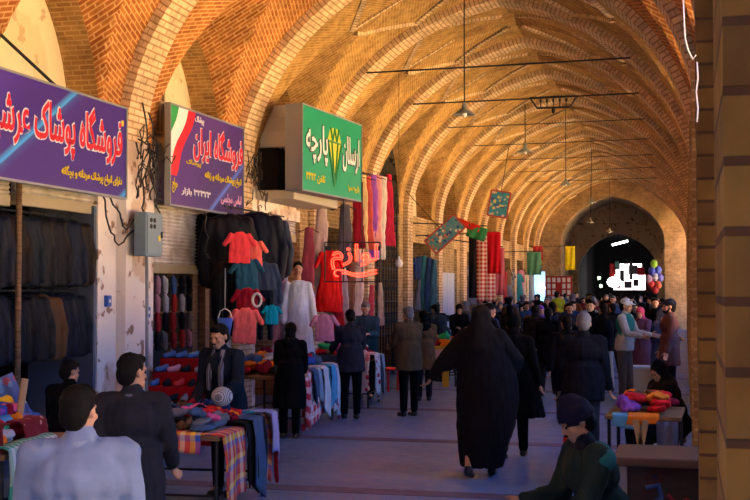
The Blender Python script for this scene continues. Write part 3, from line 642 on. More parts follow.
# ledge, slatted boxes and dark opening over the second bay
tag(box('concrete_ledge', newmat('concrete', (.45, .42, .36), .9), -6.98, 19.0, 3.5, -6.3, 21.6, 3.66, bevel=.02), 'concrete ledge sticking out under the green box sign', 'ledge')
r = empty('slatted_cabinet', (-7.0, 19.15, 4.4)); tag(r, 'stepped off white slatted housing above the ledge left of the green sign', 'air cooler')
for i, (z0, z1, x1) in enumerate(((0, .30, .62), (.27, .52, .58), (.50, .74, .52))): box('slat_panel', newmat('off white sheet', (.85, .82, .76), .6), 0, .02 * i, z0, x1, 1.5, z1 - .03, r, .01)
r = empty('ledge_opening', (-6.95, 19.15, 3.67)); tag(r, 'dark barred opening between the ledge and the slatted housing', 'opening'); box('opening_dark', m_int, -.05, 0, 0, .3, 1.6, .72, r)  # near black block stands for the shade inside the opening
for i in range(4): MB().tube([(.36, .1 + .4 * i, 0), (.36, .1 + .4 * i, .72)], .02, 6).build('bar', m_iron, r)
# tympanum window
r = empty('lattice_window', (-7.40, 15.62, 4.25)); tag(r, 'narrow wooden window in the pale arch above the flag sign', 'window'); box('pane', m_darkplaster, 0, 0, 0, .02, .55, .95, r)
b = MB()
for i in range(5): b.box(.01, i * .13, 0, .05, i * .13 + .03, .95)
for z in (0, .45, .92): b.box(.01, 0, z, .055, .55, z + .04)
b.build('bars', m_lwood, r)
# electric box, pipe, small blue boxes and cables on the near plaster pier
pA = atx(141, 250, -6.72); r = empty('electric_box', (-6.77, 14.02, 2.42)); tag(r, 'blue grey electric meter box on the peeling plaster pier', 'electric box')
box('case', m_boxblue, 0, -.05, 0, .17, .42, .56, r, .012); dr = box('door', m_boxblue, .17, -.03, .03, .185, .40, .53, r, .005); box('latch', m_iron, .185, .35, .24, .2, .38, .32, dr)
for i in range(2):
    for j in range(2): MB().tube([(.185, .06 + .1 * i, .38 + .08 * j), (.195, .06 + .1 * i, .38 + .08 * j)], .03, 10).build('gauge', m_iron, r)
box('warning_tag', p_yel, .186, .28, .2, .19, .34, .27, r)
tag(MB().tube([(-6.70, 14.22, 0), (-6.70, 14.22, 1.6), (-6.70, 14.2, 2.42)], .022, 8).build('conduit_pipe', m_greymetal, None, True), 'thin grey pipe running down the pier from the electric box', 'pipe')
for i, (y, z, lab) in enumerate(((13.62, 1.78, 'small blue switch box low on the front of the plaster pier'), (14.75, 1.62, 'small blue socket box beside the grey pipe'))):
    x = -7.0 if i == 0 else -7.0
    r = empty('switch_box', (x, y, z)); tag(r, lab, 'switch'); bb = newmat('blue box', (.05, .13, .42), .5); box('case', bb, 0, 0, 0, .05, .11, .14, r, .005); box('rocker', m_white, .05, .035, .05, .056, .075, .09, r)
for i, pts in enumerate(([(-6.99, 13.5, 3.2), (-6.9, 13.6, 2.7), (-6.9, 13.8, 2.55), (-6.78, 14.0, 2.75)], [(-6.98, 13.52, 3.3), (-6.9, 13.75, 3.0), (-6.85, 13.9, 2.75), (-6.75, 14.1, 2.98)], [(-6.76, 14.15, 4.4), (-6.7, 14.3, 3.8), (-6.76, 14.2, 3.3), (-6.74, 14.2, 2.98)],
        [(-6.76, 14.35, 4.3), (-6.66, 14.4, 3.9), (-6.75, 14.45, 3.4), (-6.7, 14.6, 3.0)], [(-6.99, 14.8, 3.9), (-6.85, 14.7, 3.5), (-6.95, 14.85, 3.2)], [(-6.7, 13.95, 3.9), (-6.66, 14.5, 3.75), (-6.7, 14.9, 3.95)], [(-6.7, 16.1, 3.1), (-6.68, 16.14, 2.8), (-6.68, 16.1, 2.5), (-6.66, 16.2, 2.45)])):
    sm = []
    for a, b in zip(pts[:-1], pts[1:]):
        for q in range(5): sm.append(Vector(a).lerp(Vector(b), q / 5) + Vector((.02 * sin(q * 1.2), .02 * sin(q * 2 + i), 0)))
    tag(MB().tube(sm + [Vector(pts[-1])], .012, 5).build('cable', m_iron, None, True), ['black cable looping from the jacket shop corner to the meter box', 'black cable sagging above the meter box', 'black cable dropping down the pilaster to the meter box', 'black cable between the two purple signs', 'black cable on the far side of the plaster pier', 'black cable slung across the pier top', 'black cable hanging down the half closed grey shutter'][i], 'cable')
# iron rods from the wall top
tag(MB().tube([atx(0, 34, -6.9), at(58, 88, 13.2)], .018, 6).build('iron_rod', m_iron), 'slanting iron rod that holds the long purple sign', 'rod')
# wires bunch on piers
def tangle(c, n, lab, spread=.35):
    b = MB()
    for i in range(n):
        p = Vector(c) + Vector((rng.uniform(0, .08), rng.uniform(-.3, .3), rng.uniform(-.3, .3))); pts = [p]
        for q in range(6): p = p + Vector((rng.uniform(-.02, .03), rng.uniform(-.12, .12), rng.uniform(-spread, spread) * .5)); pts.append(p)
        b.tube(pts, .009, 4)
    tag(b.build('wire_tangle', m_iron), lab, 'wires', kind='stuff')
tangle((-6.72, 14.3, 3.7), 16, 'tangle of dark wires on the pier between the purple signs'); tangle((-6.72, 18.2, 3.9), 12, 'tangle of dark wires left of the slatted housing'); tangle((-6.72, 26.3, 4.1), 8, 'tangle of dark wires over the hanging scarves')

# ------------------------------------------------------------------ overhead: tie rods, pendant lamps, chandelier
for k in range(2, 9):
    z = 6.12; hw = 2.45; y = YC(k) - .36
    tag(MB().tube([(XC - hw, y, z - .02), (XC, y, z), (XC + hw, y, z + .03)], .016 if k < 4 else .011, 6).build('tie_rod', m_iron), 'thin iron tie rod across the vault, %s from the near end' % ('first', 'second', 'third', 'fourth', 'fifth', 'sixth', 'seventh')[k - 2], 'tie rod', 'tie rods across the vault')
def lamp(x, y, z, ztop, lab):
    r = empty('pendant_lamp', (x, y, z)); tag(r, lab, 'lamp', 'pendant lamps in the arcade')
    MB().tube([(0, 0, .12), (0, 0, ztop - z)], .012, 6).build('cord', m_iron, r)
    MB().lathe([(.02, .16), (.04, .12), (.05, .05), (.17, -.03), (.18, -.045), (.165, -.04), (.04, .03)], n=20).build('lamp_shade', m_greymetal, r, True)
    MB().lathe([(.001, -.09), (.03, -.075), (.04, -.04), (.025, 0), (.02, .03)], n=14).build('bulb', newmat('frosted bulb', (.9, .9, .85), .3), r, True)
lamp(-3.42, 19.0, 4.85, 7.4, 'nearest pendant lamp hanging on a long dark cord'); lamp(-3.42, 26.6, 5.08, 6.12, 'second pendant lamp, below the hooked iron tray'); lamp(-3.42, 36, 5.15, 7.4, 'third pendant lamp further down the vault'); lamp(-3.4, 46, 5.3, 7.4, 'small far pendant lamp before the end wall')
lamp(-4.2, 56, 5.1, 7.3, 'farthest pendant lamp left of the end arch'); lamp(-3.4, 57, 4.7, 7.3, 'far pendant lamp in front of the end arch')
r = empty('hanging_tray', (-2.78, 26.5, 6.0)); tag(r, 'dark iron tray of hooks hanging under the second tie rod', 'chandelier'); b = MB()
b.tube([(-.36, 0, 0), (.36, 0, 0)], .025, 6).tube([(-.36, 0, 0), (-.52, 0, .24)], .02, 6).tube([(.36, 0, 0), (.52, 0, .24)], .02, 6).tube([(-.52, 0, .24), (.52, 0, .24)], .016, 6); b.build('frame', m_iron, r)
for i in range(5): MB().tube([(-.28 + .14 * i, 0, 0), (-.28 + .14 * i, 0, .12)], .012, 5, ).tube([(-.28 + .14 * i, 0, .12), (-.28 + .14 * i, 0, .2)], .03, 6, .02).build('hook', m_iron, r)
MB().lathe([(.02, 0), (.05, -.06), (.03, -.12), (.001, -.14)], n=10).build('finial', m_iron, r, True)
for i, pts in enumerate(([(683, -8), (684, 20), (685, 38), (688, 50), (693, 59), (696, 55)], [(697, 62), (698, 78), (696, 92), (698, 108), (697, 122)])):
    P_ = [at(px, py, 5.35) for px, py in pts]; tag(MB().tube(P_, .0035, 6).build('white_cable', m_white, None, True), ('loop of white cable hanging high on the near brick pier', 'end of white cable dangling on the near brick pier')[i], 'cable')

# ------------------------------------------------------------------ clothes: prototypes
def hang_mesh(kind, seed):
    s = Soft()
    if kind == 'jacket':
        s.loft([(-.72, 0, 0, .25, .07), (-.5, 0, 0, .24, .075), (-.2, 0, 0, .24, .08), (-.06, 0, 0, .22, .07), (0, 0, 0, .07, .05)])
        for sd in (-1, 1): s.cap((sd * .19, 0, -.08), .06, (sd * .27, .0, -.36), .055); s.cap((sd * .27, 0, -.36), .055, (sd * .26, -.03, -.66), .045)
    elif kind == 'shirt':
        s.loft([(-.55, 0, 0, .20, .045), (-.3, 0, 0, .19, .05), (-.07, 0, 0, .18, .045), (0, 0, 0, .06, .035)])
        for sd in (-1, 1): s.cap((sd * .16, 0, -.06), .045, (sd * .27, .0, -.22), .04)
    elif kind == 'trousers':
        s.loft([(-.22, 0, 0, .18, .05), (0, 0, 0, .16, .045)])
        for sd in (-1, 1): s.cap((sd * .09, 0, -.2), .075, (sd * .10, 0, -.92), .06)
    elif kind == 'scarf':
        s.loft([(-1.5, .01, 0, .13, .022), (-1.0, -.01, 0, .12, .03), (-.4, .01, 0, .10, .035), (0, 0, 0, .07, .045)])
    elif kind == 'dress':
        s.loft([(-1.15, 0, 0, .27, .09), (-.8, 0, 0, .22, .08), (-.4, 0, 0, .15, .07), (-.1, 0, 0, .18, .06), (0, 0, 0, .06, .04)])
        for sd in (-1, 1): s.cap((sd * .15, 0, -.07), .045, (sd * .25, .0, -.32), .035)
    return s.mesh(kind, .016, 2, .016, (13, 13, 3), seed)
HM = {k: hang_mesh(k, i * 3) for i, k in enumerate(('jacket', 'shirt', 'trousers', 'scarf', 'dress'))}
hook_me = MB().tube([(0, 0, -.03), (0, 0, .05), (.02, 0, .075), (.035, 0, .06), (.03, 0, .045)], .006, 5).tube([(-.17, 0, -.07), (0, 0, .0), (.17, 0, -.07)], .008, 5).mesh('hanger')
def hang(kind, col, loc, rz, lab, grp=None, s=1., mat=None, hook=True, rough=.8, spec=.12):
    o = put({'jacket': 'hanging_jacket', 'shirt': 'hanging_shirt', 'trousers': 'hanging_trousers', 'scarf': 'hanging_scarf', 'dress': 'hanging_dress'}[kind], HM[kind], mat or cloth(col, rough, spec))
    o.location = loc; o.rotation_euler = (R(rng.uniform(-4, 4)), R(rng.uniform(-3, 3)), R(rz)); o.scale = (s,) * 3
    tag(o, lab, {'jacket': 'jacket', 'shirt': 'shirt', 'trousers': 'trousers', 'scarf': 'scarf', 'dress': 'dress'}[kind], grp)
    if hook: put('hanger', hook_me, m_iron, o)
    return o
def rail(p0, p1, lab): return tag(MB().tube([p0, p1], .015, 6).build('clothes_rail', m_iron), lab, 'rail')
leather = dict(rough=.48, spec=.10)
DK = [(.006, .006, .009), (.008, .011, .024), (.014, .009, .008), (.006, .011, .020), (.012, .012, .014)]
# jacket shop
ORD = ('first', 'second', 'third', 'fourth', 'fifth', 'sixth', 'seventh', 'eighth', 'ninth', 'tenth')
rail((-7.15, 9.0, 2.86), (-7.15, 13.3, 2.86), 'upper rail of the leather jacket shop'); rail((-7.2, 9.0, 1.98), (-7.2, 13.3, 1.98), 'lower rail of the leather jacket shop')
for i in range(8):
    y = 10.9 + i * .3
    hang('jacket', DK[i % 5], (-7.13, y, 2.82), 60, '%s leather jacket, %s from the left on the upper rail of the jacket shop' % (('black', 'navy', 'dark brown', 'blue black', 'charcoal')[i % 5], ORD[i]), 'jackets on the upper rail', 1.1, **leather)
for i in range(8):
    y = 10.9 + i * .3
    hang('jacket', [(.10, .05, .02), DK[1], DK[3], DK[0], DK[4]][i % 5], (-7.18, y, 1.94), 55, '%s leather jacket, %s from the left on the lower rail of the jacket shop' % (('tan', 'navy', 'blue black', 'black', 'charcoal')[i % 5], ORD[i]), 'jackets on the lower rail', 1.05, **leather)
# hanging clothes on the second pier
items = [('jacket', BLACK, 217, 212, 18.0, 1.2, 'long black leather coat hung leftmost on the pier right of the flag sign'), ('jacket', DK[0], 228, 214, 17.6, 1.5, 'black leather coat behind the coral garments'), ('jacket', DK[1], 258, 212, 18.4, 1.5, 'large navy black puffer jacket hung highest on the pier'), ('jacket', (.03, .04, .07), 268, 218, 18.9, 1.3, 'dark blue jacket at the right edge of the hanging clothes'),
         ('shirt', (.85, .06, .08), 240, 232, 17.0, .8, 'coral red hooded top at the upper middle of the hanging clothes'), ('shirt', (.9, .16, .13), 252, 240, 17.2, .75, 'salmon red short top beside the puffer jacket'), ('shirt', (.02, .10, .16), 246, 258, 17.1, .85, 'dark teal top under the salmon top'), ('jacket', (.03, .05, .10), 262, 262, 17.6, .9, 'shiny navy jacket below the puffer jacket'),
         ('shirt', (.35, .01, .03), 247, 288, 16.9, .8, 'maroon shirt with a yellow neck in the middle row'), ('shirt', (.9, .15, .13), 246, 308, 16.7, .9, 'salmon red garment lowest on the pier'), ('trousers', BLACK, 224, 262, 17.2, 1.1, 'black trousers hanging under the long coat'), ('jacket', DK[3], 236, 268, 17.3, 1.1, 'black quilted jacket beside the maroon shirt'), ('trousers', DK[1], 266, 290, 17.5, .75, 'navy trousers hanging below the navy jacket'),
         ('scarf', (.55, .22, .28), 281, 268, 18.6, .8, 'pale pink patterned scarf at the right of the hanging clothes'), ('shirt', (.0, .35, .5), 272, 305, 17.0, .5, 'small turquoise top low at the right of the pier')]
for kd, c_, px, py, dp, s_, lab in items:
    hang(kd, c_, at(px, py, dp), rng.uniform(10, 40), lab, None, s_, **(leather if max(c_) < .11 else {}))
rail((-6.55, 16.5, 3.22), (-6.55, 19.2, 3.22), 'short rail for clothes under the flag sign edge')
r = empty('hanging_bucket', tuple(at(225, 334, 16.4))); tag(r, 'blue bucket shaped bag hanging on a chain over the vendor', 'bag'); mb_ = newmat('blue plastic', (.04, .12, .5), .35)
MB().lathe([(.001, 0), (.07, 0), (.11, .22), (.1, .22)], n=16).build('bucket', mb_, r, True); MB().tube([(-.1, 0, .22), (-.07, 0, .31), (0, 0, .35), (.07, 0, .31), (.1, 0, .22)], .008, 5).build('handle', m_white, r); MB().tube([(0, 0, .35), (0, 0, .9)], .008, 5).build('chain', m_greymetal, r)
r = empty('white_ring', tuple(at(257, 300, 16.5)), 0); tag(r, 'white ring shaped band hanging on the dark clothes', 'ring'); r.rotation_euler = (0, 0, TH)
MB().tube([(.06 * cos(t * pi / 6), 0, .09 * sin(t * pi / 6)) for t in range(13)], .018, 6).build('band', m_white, r, True)
# mannequin
r = empty('shop_mannequin', tuple(at(298, 352, 18.6)), R(20)); r.location.z = .98; tag(r, 'shop mannequin in a long white gown standing on the stall', 'mannequin')
s = Soft(); s.ell((0, 0, 1.33), (.07, .085, .10)); s.cap((0, 0, 1.15), .045, (0, 0, 1.27), .045); s.cap((-.14, 0, 1.08), .05, (.14, 0, 1.08), .05); s.ell((0, 0, .95), (.15, .1, .17)); s.cap((0, 0, .02), .03, (0, 0, .9), .05)
s.cap((0, -.08, 1.33), .01, (0, -.092, 1.30), .012); put('body', s.mesh('body', .012, 1), SKIN[0], r); s = Soft(); s.ell((0, .02, 1.37), (.08, .09, .085)); put('hair', s.mesh('hair', .012, 1), m_hair, r)
s = Soft(); s.loft([(.0, 0, 0, .27, .20), (.4, 0, 0, .22, .17), (.8, 0, 0, .16, .13), (1.1, 0, 0, .16, .10), (1.16, 0, 0, .07, .06)])
for sd in (-1, 1): s.cap((sd * .16, 0, 1.08), .06, (sd * .22, -.02, .82), .055); s.cap((sd * .22, -.02, .82), .055, (sd * .24, -.05, .55), .07)
put('gown', s.mesh('gown', .014, 2, .014), cloth((.62, .70, .85)), r)
for i, (px, c_, n_) in enumerate(((283, (.5, .55, .7), 'pale blue'), (309, (.30, .06, .10), 'dark red'), (324, (.62, .25, .38), 'pink'))):
    hang(('scarf', 'scarf', 'shirt')[i], c_, at(px, (262, 228, 314)[i], (19.6, 21.5, 18.2)[i]), 20, n_ + ' ' + ('scarf hanging left of the mannequin', 'cloth length hanging between the mannequin and neon sign', 'top spread beside the mannequin')[i], None, (.8, 1.1, .75)[i])
# scarves high over bay 3, and by neon
rail(at(354, 172, 24.2), at(392, 178, 25.6), 'rail of bright scarves above the neon sign')
for i, (c_, n_) in enumerate((((.30, .01, .03), 'maroon'), ((.75, .60, .30), 'cream'), ((.62, .10, .08), 'red'), ((.35, .10, .55), 'violet'), ((.80, .35, .35), 'pink'), ((.75, .7, .62), 'white'), ((.50, .02, .06), 'crimson'))):
    hang('scarf', c_, at(357 + i * 5.2, 175 + (i % 3), 24.2 + i * .15), 10 + i * 4, n_ + ' scarf on the high rail right of the green sign', 'scarves on the high rail', 1.0 + .15 * (i % 2))
for i, (c_, n_) in enumerate((((.75, .02, .02), 'bright red'), ((.55, .02, .03), 'dark red'), ((.40, .45, .5), 'grey'), ((.22, .12, .08), 'brown'), ((.65, .62, .6), 'white'), ((.62, .08, .12), 'rose'), ((.45, .40, .34), 'beige'))):
    px = (330, 336, 343, 352, 360, 372, 380)[i]
    hang('scarf' if i != 0 else 'dress', c_, at(px, (250, 262, 268, 262, 250, 285, 283)[i], 22.2 + .15 * i), 15, n_ + ' cloth length hanging behind the neon sign', 'cloth lengths behind the neon sign', (1.0, .9, .8, .9, 1, .55, .55)[i])
for i, (px, c_, n_) in enumerate(((322, (.55, .45, .42), 'beige'), (345, (.1, .1, .14), 'dark'), (312, (.05, .07, .16), 'navy'))):
    hang('scarf', c_, at(px, 205, 22.5 + i * .4), 15, n_ + ' curtain length hanging in the cloth shop under the green sign', None, 1.3)

# ------------------------------------------------------------------ gate in the fourth bay, far bays
def iron_gate(k):
    ym = (YC(k) + YC(k + 1)) / 2; r = empty('iron_gate', (-7.02, ym, 0)); tag(r, 'black wrought iron gate filling the narrow arched bay', 'gate'); b = MB()
    zt = lambda y: 2.6 + 1.3 * gprof(y / 1.2)
    for i in range(9):
        y = -1.12 + .28 * i; b.tube([(0, y, 0), (0, y, zt(y) + 1.0)], .018, 5)
    for z in (.1, .9, 1.7, 2.5, 3.3, 3.8): b.tube([(0, -1.15, z), (0, 1.15, z)], .018, 5)
    b.build('bars', m_iron, r); b = MB()
    for i in range(8):
        for z in (1.3, 2.1, 2.9, 3.55): b.tube([(0, -.98 + .28 * i + .09 * cos(t * pi / 5), z + .13 * sin(t * pi / 5)) for t in range(11)], .012, 4)
    b.build('scrollwork', m_iron, r)
iron_gate(3)
r = empty('bare_bulb', tuple(at(399, 262, 25.0))); tag(r, 'white globe bulb hanging in front of the iron gate', 'lamp'); MB().lathe([(.001, -.12), (.07, -.09), (.09, -.03), (.06, .04), (.025, .07), (.02, .12)], n=14).build('bulb', newmat('globe bulb', (.85, .88, .95), .2), r, True); MB().tube([(0, 0, .1), (0, 0, 4.2)], .006, 4).build('cord', m_iron, r)
for k in (4, 5, 6, 7, 8, 9, 10):
    a, b = YC(k) + PW, YC(k + 1) - PW
    if k in (5, 7):
        r = empty('shop_door', (-7.12, a, 0)); tag(r, ('pale blue shop door in the far left arcade', 'cream shop door further down the left arcade')[k == 7], 'door'); c_ = newmat('door paint', (.55, .60, .68) if k == 5 else (.6, .5, .35), .5)
        for q in range(2):
            lf = box('door_leaf', c_, 0, q * (b - a) / 2 + .01, 0, .05, (q + 1) * (b - a) / 2 - .01, 2.5, r, .008); box('handle', m_iron, .05, (b - a) / 2 - .1 + .16 * q, 1.0, .09, (b - a) / 2 - .06 + .16 * q, 1.2, lf)
        box('transom', m_brick, 0, 0, 2.5, .04, b - a, 3.25, r)
    else:
        for i in range(4):
            n_, c_ = rng.choice([('red', (.5, .03, .04)), ('teal', (.03, .25, .28)), ('navy', (.02, .04, .14)), ('brown', (.2, .1, .05)), ('grey', (.2, .2, .22)), ('cream', (.6, .5, .35)), ('pink', (.6, .2, .3))])
            hang(rng.choice(['jacket', 'dress', 'shirt', 'scarf']), c_, (-6.9, a + .3 + i * .5, 2.9 - .25 * rng.random()), 60, '%s garment hanging in a far shop of the left arcade' % n_ if False else '%s garment, %s along the rail of the %s far left shop' % (n_, ORD[i], ORD[k - 4]), 'garments in the far left shops', 1.1)
for i, (c_, n_) in enumerate((((.03, .16, .20), 'teal'), ((.02, .05, .16), 'navy'), ((.03, .10, .16), 'blue green'))): hang('scarf', c_, at(424 + 5 * i, 256 + 2 * i, 26.5), 30, n_ + ' long garment hanging on the pier past the gate', None, .8)
m_lat = stripes_mat('red white lattice cloth', [(.6, .02, .03), (.85, .7, .6)], [(.6, .02, .03), (.9, .75, .6)], 5, 16)
def sheet(name, p, w_, h_, rz, mat, lab, cat, n=10, wav=.03, tilt=0, grp=None):
    b = MB(); 
    for i in range(n):
        for j in range(n):
            f = lambda u, v: ((u - .5) * w_, wav * sin(u * 14 + v * 2) * (.3 + v), -v * h_)
            b.quad(f(i / n, (j + 1) / n), f((i + 1) / n, (j + 1) / n), f((i + 1) / n, j / n), f(i / n, j / n), [(i / n, 1 - (j + 1) / n), ((i + 1) / n, 1 - (j + 1) / n), ((i + 1) / n, 1 - j / n), (i / n, 1 - j / n)])
    o = b.build(name, mat, None, True, p, (0, R(tilt), R(rz))); m = o.modifiers.new('s', 'SOLIDIFY'); m.thickness = .012; tag(o, lab, cat, grp); return o
sheet('lattice_cloth', at(486, 236, 32), .5, 1.75, 14, m_lat, 'red and white lattice patterned cloth hanging in the left arcade', 'cloth'); sheet('red_cloth', at(494, 232, 31.5), .35, 1.1, 14, cloth((.6, .01, .02)), 'bright red cloth hanging beside the lattice cloth', 'cloth')
sheet('pink_cloth', at(499, 248, 33), .3, 1.3, 14, cloth((.55, .12, .16)), 'dark pink cloth hanging right of the red cloth', 'cloth'); sheet('black_cloth', at(477, 236, 33), .45, 1.7, 14, cloth((.02, .015, .02)), 'black cloth hanging left of the lattice cloth', 'cloth')
sheet('green_pennant', at(479, 226, 31), .5, .35, 14, cloth((.05, .25, .08)), 'green and red pennant above the lattice cloth', 'pennant', tilt=18); sheet('red_pennant', at(470, 222, 31), .6, .18, 14, cloth((.6, .03, .02)), 'red pennant strip left of the green pennant', 'pennant', tilt=20)
sheet('yellow_banner', at(570, 246, 55), .45, 1.1, 10, cloth((.75, .62, .02)), 'yellow cloth banner left of the end arch', 'banner'); sheet('green_cloth', at(534, 252, 42), .5, .8, 10, cloth((.10, .3, .18)), 'green cloth hanging near the end of the left arcade', 'cloth'); sheet('red_small_cloth', at(538, 246, 43), .35, .5, 10, cloth((.5, .05, .05)), 'small red cloth near the end of the left arcade', 'cloth')
rail((-7.0, at(470, 222, 31).y, at(470, 222, 31).z), tuple(at(487, 226, 31)), 'thin rod from the wall carrying the green and red pennants')
rail((-7.0, at(477, 236, 33).y, at(477, 236, 33).z + .02), tuple(at(503, 247, 33)), 'thin rod from the wall carrying the black and pink cloths')
rail((-7.0, at(486, 235, 31.8).y, at(486, 235, 31.8).z), tuple(at(499, 232, 31.5)), 'thin rod from the wall carrying the lattice and red cloths')
rail((-7.0, at(534, 252, 42).y, at(534, 252, 42).z), tuple(at(543, 251, 42)), 'thin rod from the wall carrying the far green cloth')
rail((-7.0, at(570, 246, 55).y, at(570, 246, 55).z), tuple(at(576, 246, 55)), 'thin rod from the wall carrying the yellow banner')
# tilted poster boards
def poster(px, py, depth, w_, h_, tilt, lab, cols, base):
    r = empty('poster_board', tuple(at(px, py, depth))); r.rotation_euler = (0, R(tilt), TH - R(8)); tag(r, lab, 'poster')
    box('sheet', patt_mat('poster print', base, cols, 13, .5), -w_ / 2, 0, -h_ / 2, w_ / 2, .03, h_ / 2, r); f = MB()
    for a in (-1, 1): f.box(-w_ / 2, -.01, a * h_ / 2 - .02, w_ / 2, .04, a * h_ / 2 + .02).box(a * w_ / 2 - .02, -.01, -h_ / 2, a * w_ / 2 + .02, .04, h_ / 2)
    f.build('frame', newmat('poster frame', (.45, .08, .06), .5), r); MB().tube([(0, .02, h_ / 2), (0, .02, h_ / 2 + 1.2)], .012, 4).build('hanger_wire', m_iron, r)
poster(445, 234, 29, .95, .42, -42, 'tilted long poster board covered in small pictures', [(.06, .3, .42), (.7, .65, .5), (.04, .12, .3), (.5, .2, .1), (.1, .35, .3)], (.12, .3, .35))
poster(499, 204, 31, .50, .66, 10, 'tilted poster with blue and yellow pictures high under the vault', [(.05, .35, .5), (.7, .6, .2), (.08, .1, .35), (.6, .55, .6)], (.06, .30, .42))
# board on end wall
r = empty('notice_board', (-7.05, YE - .12, 1.35)); tag(r, 'red board of white cards on the end wall', 'notice board'); box('backing', newmat('dark red board', (.42, .02, .02), .6), 0, 0, 0, 1.55, .06, 1.3, r)
for i in range(6):
    for j in range(4):
        if j < 3 and i in (0, 3): continue
        box('card', m_white, .06 + i * .25, -.02, .06 + j * .31, .22 + i * .25, 0, .29 + j * .31, r)
r = empty('lit_display', (-6.75, 55.5, 1.3)); tag(r, 'pale blue lit panel at the far end of the left arcade', 'panel'); box('panel', newmat('lit blue panel', (.3, .6, .9), .5, emit=(.3, .65, 1), es=.9), 0, 0, 0, .5, .05, 1.5, r); MB().lathe([(.001, -.12), (.12, 0), (.001, .12)], (.42, -.15, .75), 12).build('lamp_globe', newmat('lit globe', (1, 1, 1), .5, emit=(1, .97, .85), es=9), r, True)
# passage contents
r = empty('tube_lamp', tuple(at(620, 243, 65.0)), R(0)); r.rotation_euler = (0, R(-14), R(0)); tag(r, 'glowing strip lamp hung inside the end arch', 'lamp'); box('diffuser', newmat('lit tube', (1, 1, 1), .5, emit=(.95, 1, .92), es=8), -.42, -.1, -.05, .42, .1, .05, r); box('tray', m_greymetal, -.5, -.14, .05, .5, .14, .1, r); MB().tube([(0, 0, .1), (0, 0, 1.5)], .02, 4).build('cord', m_iron, r)
m_lit = newmat('lit shop window', (1, 1, 1), .5, emit=(1, .90, .90), es=4)  # glow stands for overexposed daylight beyond the passage
r = empty('daylight_glow', (0, 0, 0)); tag(r, 'glowing panes standing for the shop window deep in the dark end passage', 'shop window')
p = at(629, 275, 76); MB().box(p.x - .95, p.y, 1.95, p.x + 1.1, p.y + .1, 2.9).box(p.x - .8, p.y, 2.9, p.x + .95, p.y + .1, 3.25).box(p.x - .55, p.y, 3.25, p.x + .8, p.y + .1, 3.6).build('pane', m_lit, r)
p2 = at(614, 282, 74); MB().lathe([(.001, -.35), (.3, -.25), (.45, 0), (.3, .25), (.001, .35)], tuple(p2), 14).build('lamp_globe', m_lit, r, True)
FARN = ['black garment left of centre', 'wide grey garment at the centre', 'bright red garment', 'black garment near the top left', 'long dark red garment at the left edge', 'long brown garment at the right edge', 'small grey garment low in the middle', 'green garment at the top left corner', 'wide black garment along the bottom', 'small dark red garment low at the left', 'black garment at the top right', 'narrow grey garment at the upper middle']
for i, (px, py, w_, h_, c_) in enumerate(((622, 275, .28, .55, (.03, .03, .04)), (633, 270, .55, .45, (.12, .1, .1)), (641, 272, .45, .4, (.7, .02, .02)), (626, 264, .3, .25, (.03, .03, .03)), (612, 268, .3, .7, (.35, .02, .02)), (648, 278, .35, .9, (.12, .03, .02)), (636, 284, .35, .35, (.05, .04, .05)), (617, 266, .25, .3, (.1, .25, .2)), (628, 286, .5, .35, (.04, .03, .04)), (618, 287, .3, .3, (.2, .03, .04)), (644, 266, .3, .5, (.03, .03, .04)), (631, 266, .2, .9, (.10, .08, .09)))):
    sheet('hung_garment', at(px, py - 5, 75.2), w_, h_ * 1.3, 5, cloth(c_), '%s hung before the bright far shop window' % FARN.pop(0), 'garment', 5, .03, grp='garments hung before the bright far window')
for i, (px, py) in enumerate(((599, 278), (601, 286), (654, 240 + 45))):
    if i < 2: p = at(px, py, 70); r = empty('globe_lamp', tuple(p)); tag(r, ('upper', 'lower')[i] + ' small greenish lamp left of the bright far opening', 'lamp'); MB().lathe([(.001, -.10), (.08, -.05), (.08, .05), (.001, .10)], n=12).build('globe', newmat('greenish lamp', (.8, 1, .8), .4, emit=(.75, 1, .6), es=6), r, True); MB().tube([(0, 0, .1), (0, 0, 1.8)], .015, 4).build('cord', m_iron, r)
bal = Soft().ell((0, 0, 0), (.17, .17, .21)).mesh('balloon', .03, 2); knot = MB().lathe([(.001, -.2), (.03, -.25), (.001, -.27)], n=8).mesh('knot')
for i, (px, py, c_, n_) in enumerate(((654, 264, (.25, .5, .05), 'green'), (652, 271, (.05, .08, .5), 'dark blue'), (658, 270, (.1, .15, .6), 'blue'), (655, 277, (.5, .5, .6), 'silver'), (651, 284, (.5, .04, .04), 'red'), (658, 285, (.6, .1, .05), 'orange red'), (660, 278, (.2, .2, .55), 'violet'), (655, 290, (.45, .03, .04), 'dark red'), (649, 279, (.5, .3, .45), 'pink'))):
    o = put('balloon', bal, newmat('balloon skin', c_, .3), None, at(px, py, 56)); tag(o, n_ + ' balloon in the bunch right of the end arch', 'balloon', 'bunch of balloons'); put('knot', knot, m_iron, o)
tag(MB().tube([at(655, 262, 56), at(655, 292, 56) * 1 + Vector((0, 0, 0)), Vector((at(655, 262, 56).x, at(655, 262, 56).y, 0))], .02, 6).build('balloon_pole', m_iron), 'thin pole carrying the balloons', 'pole')

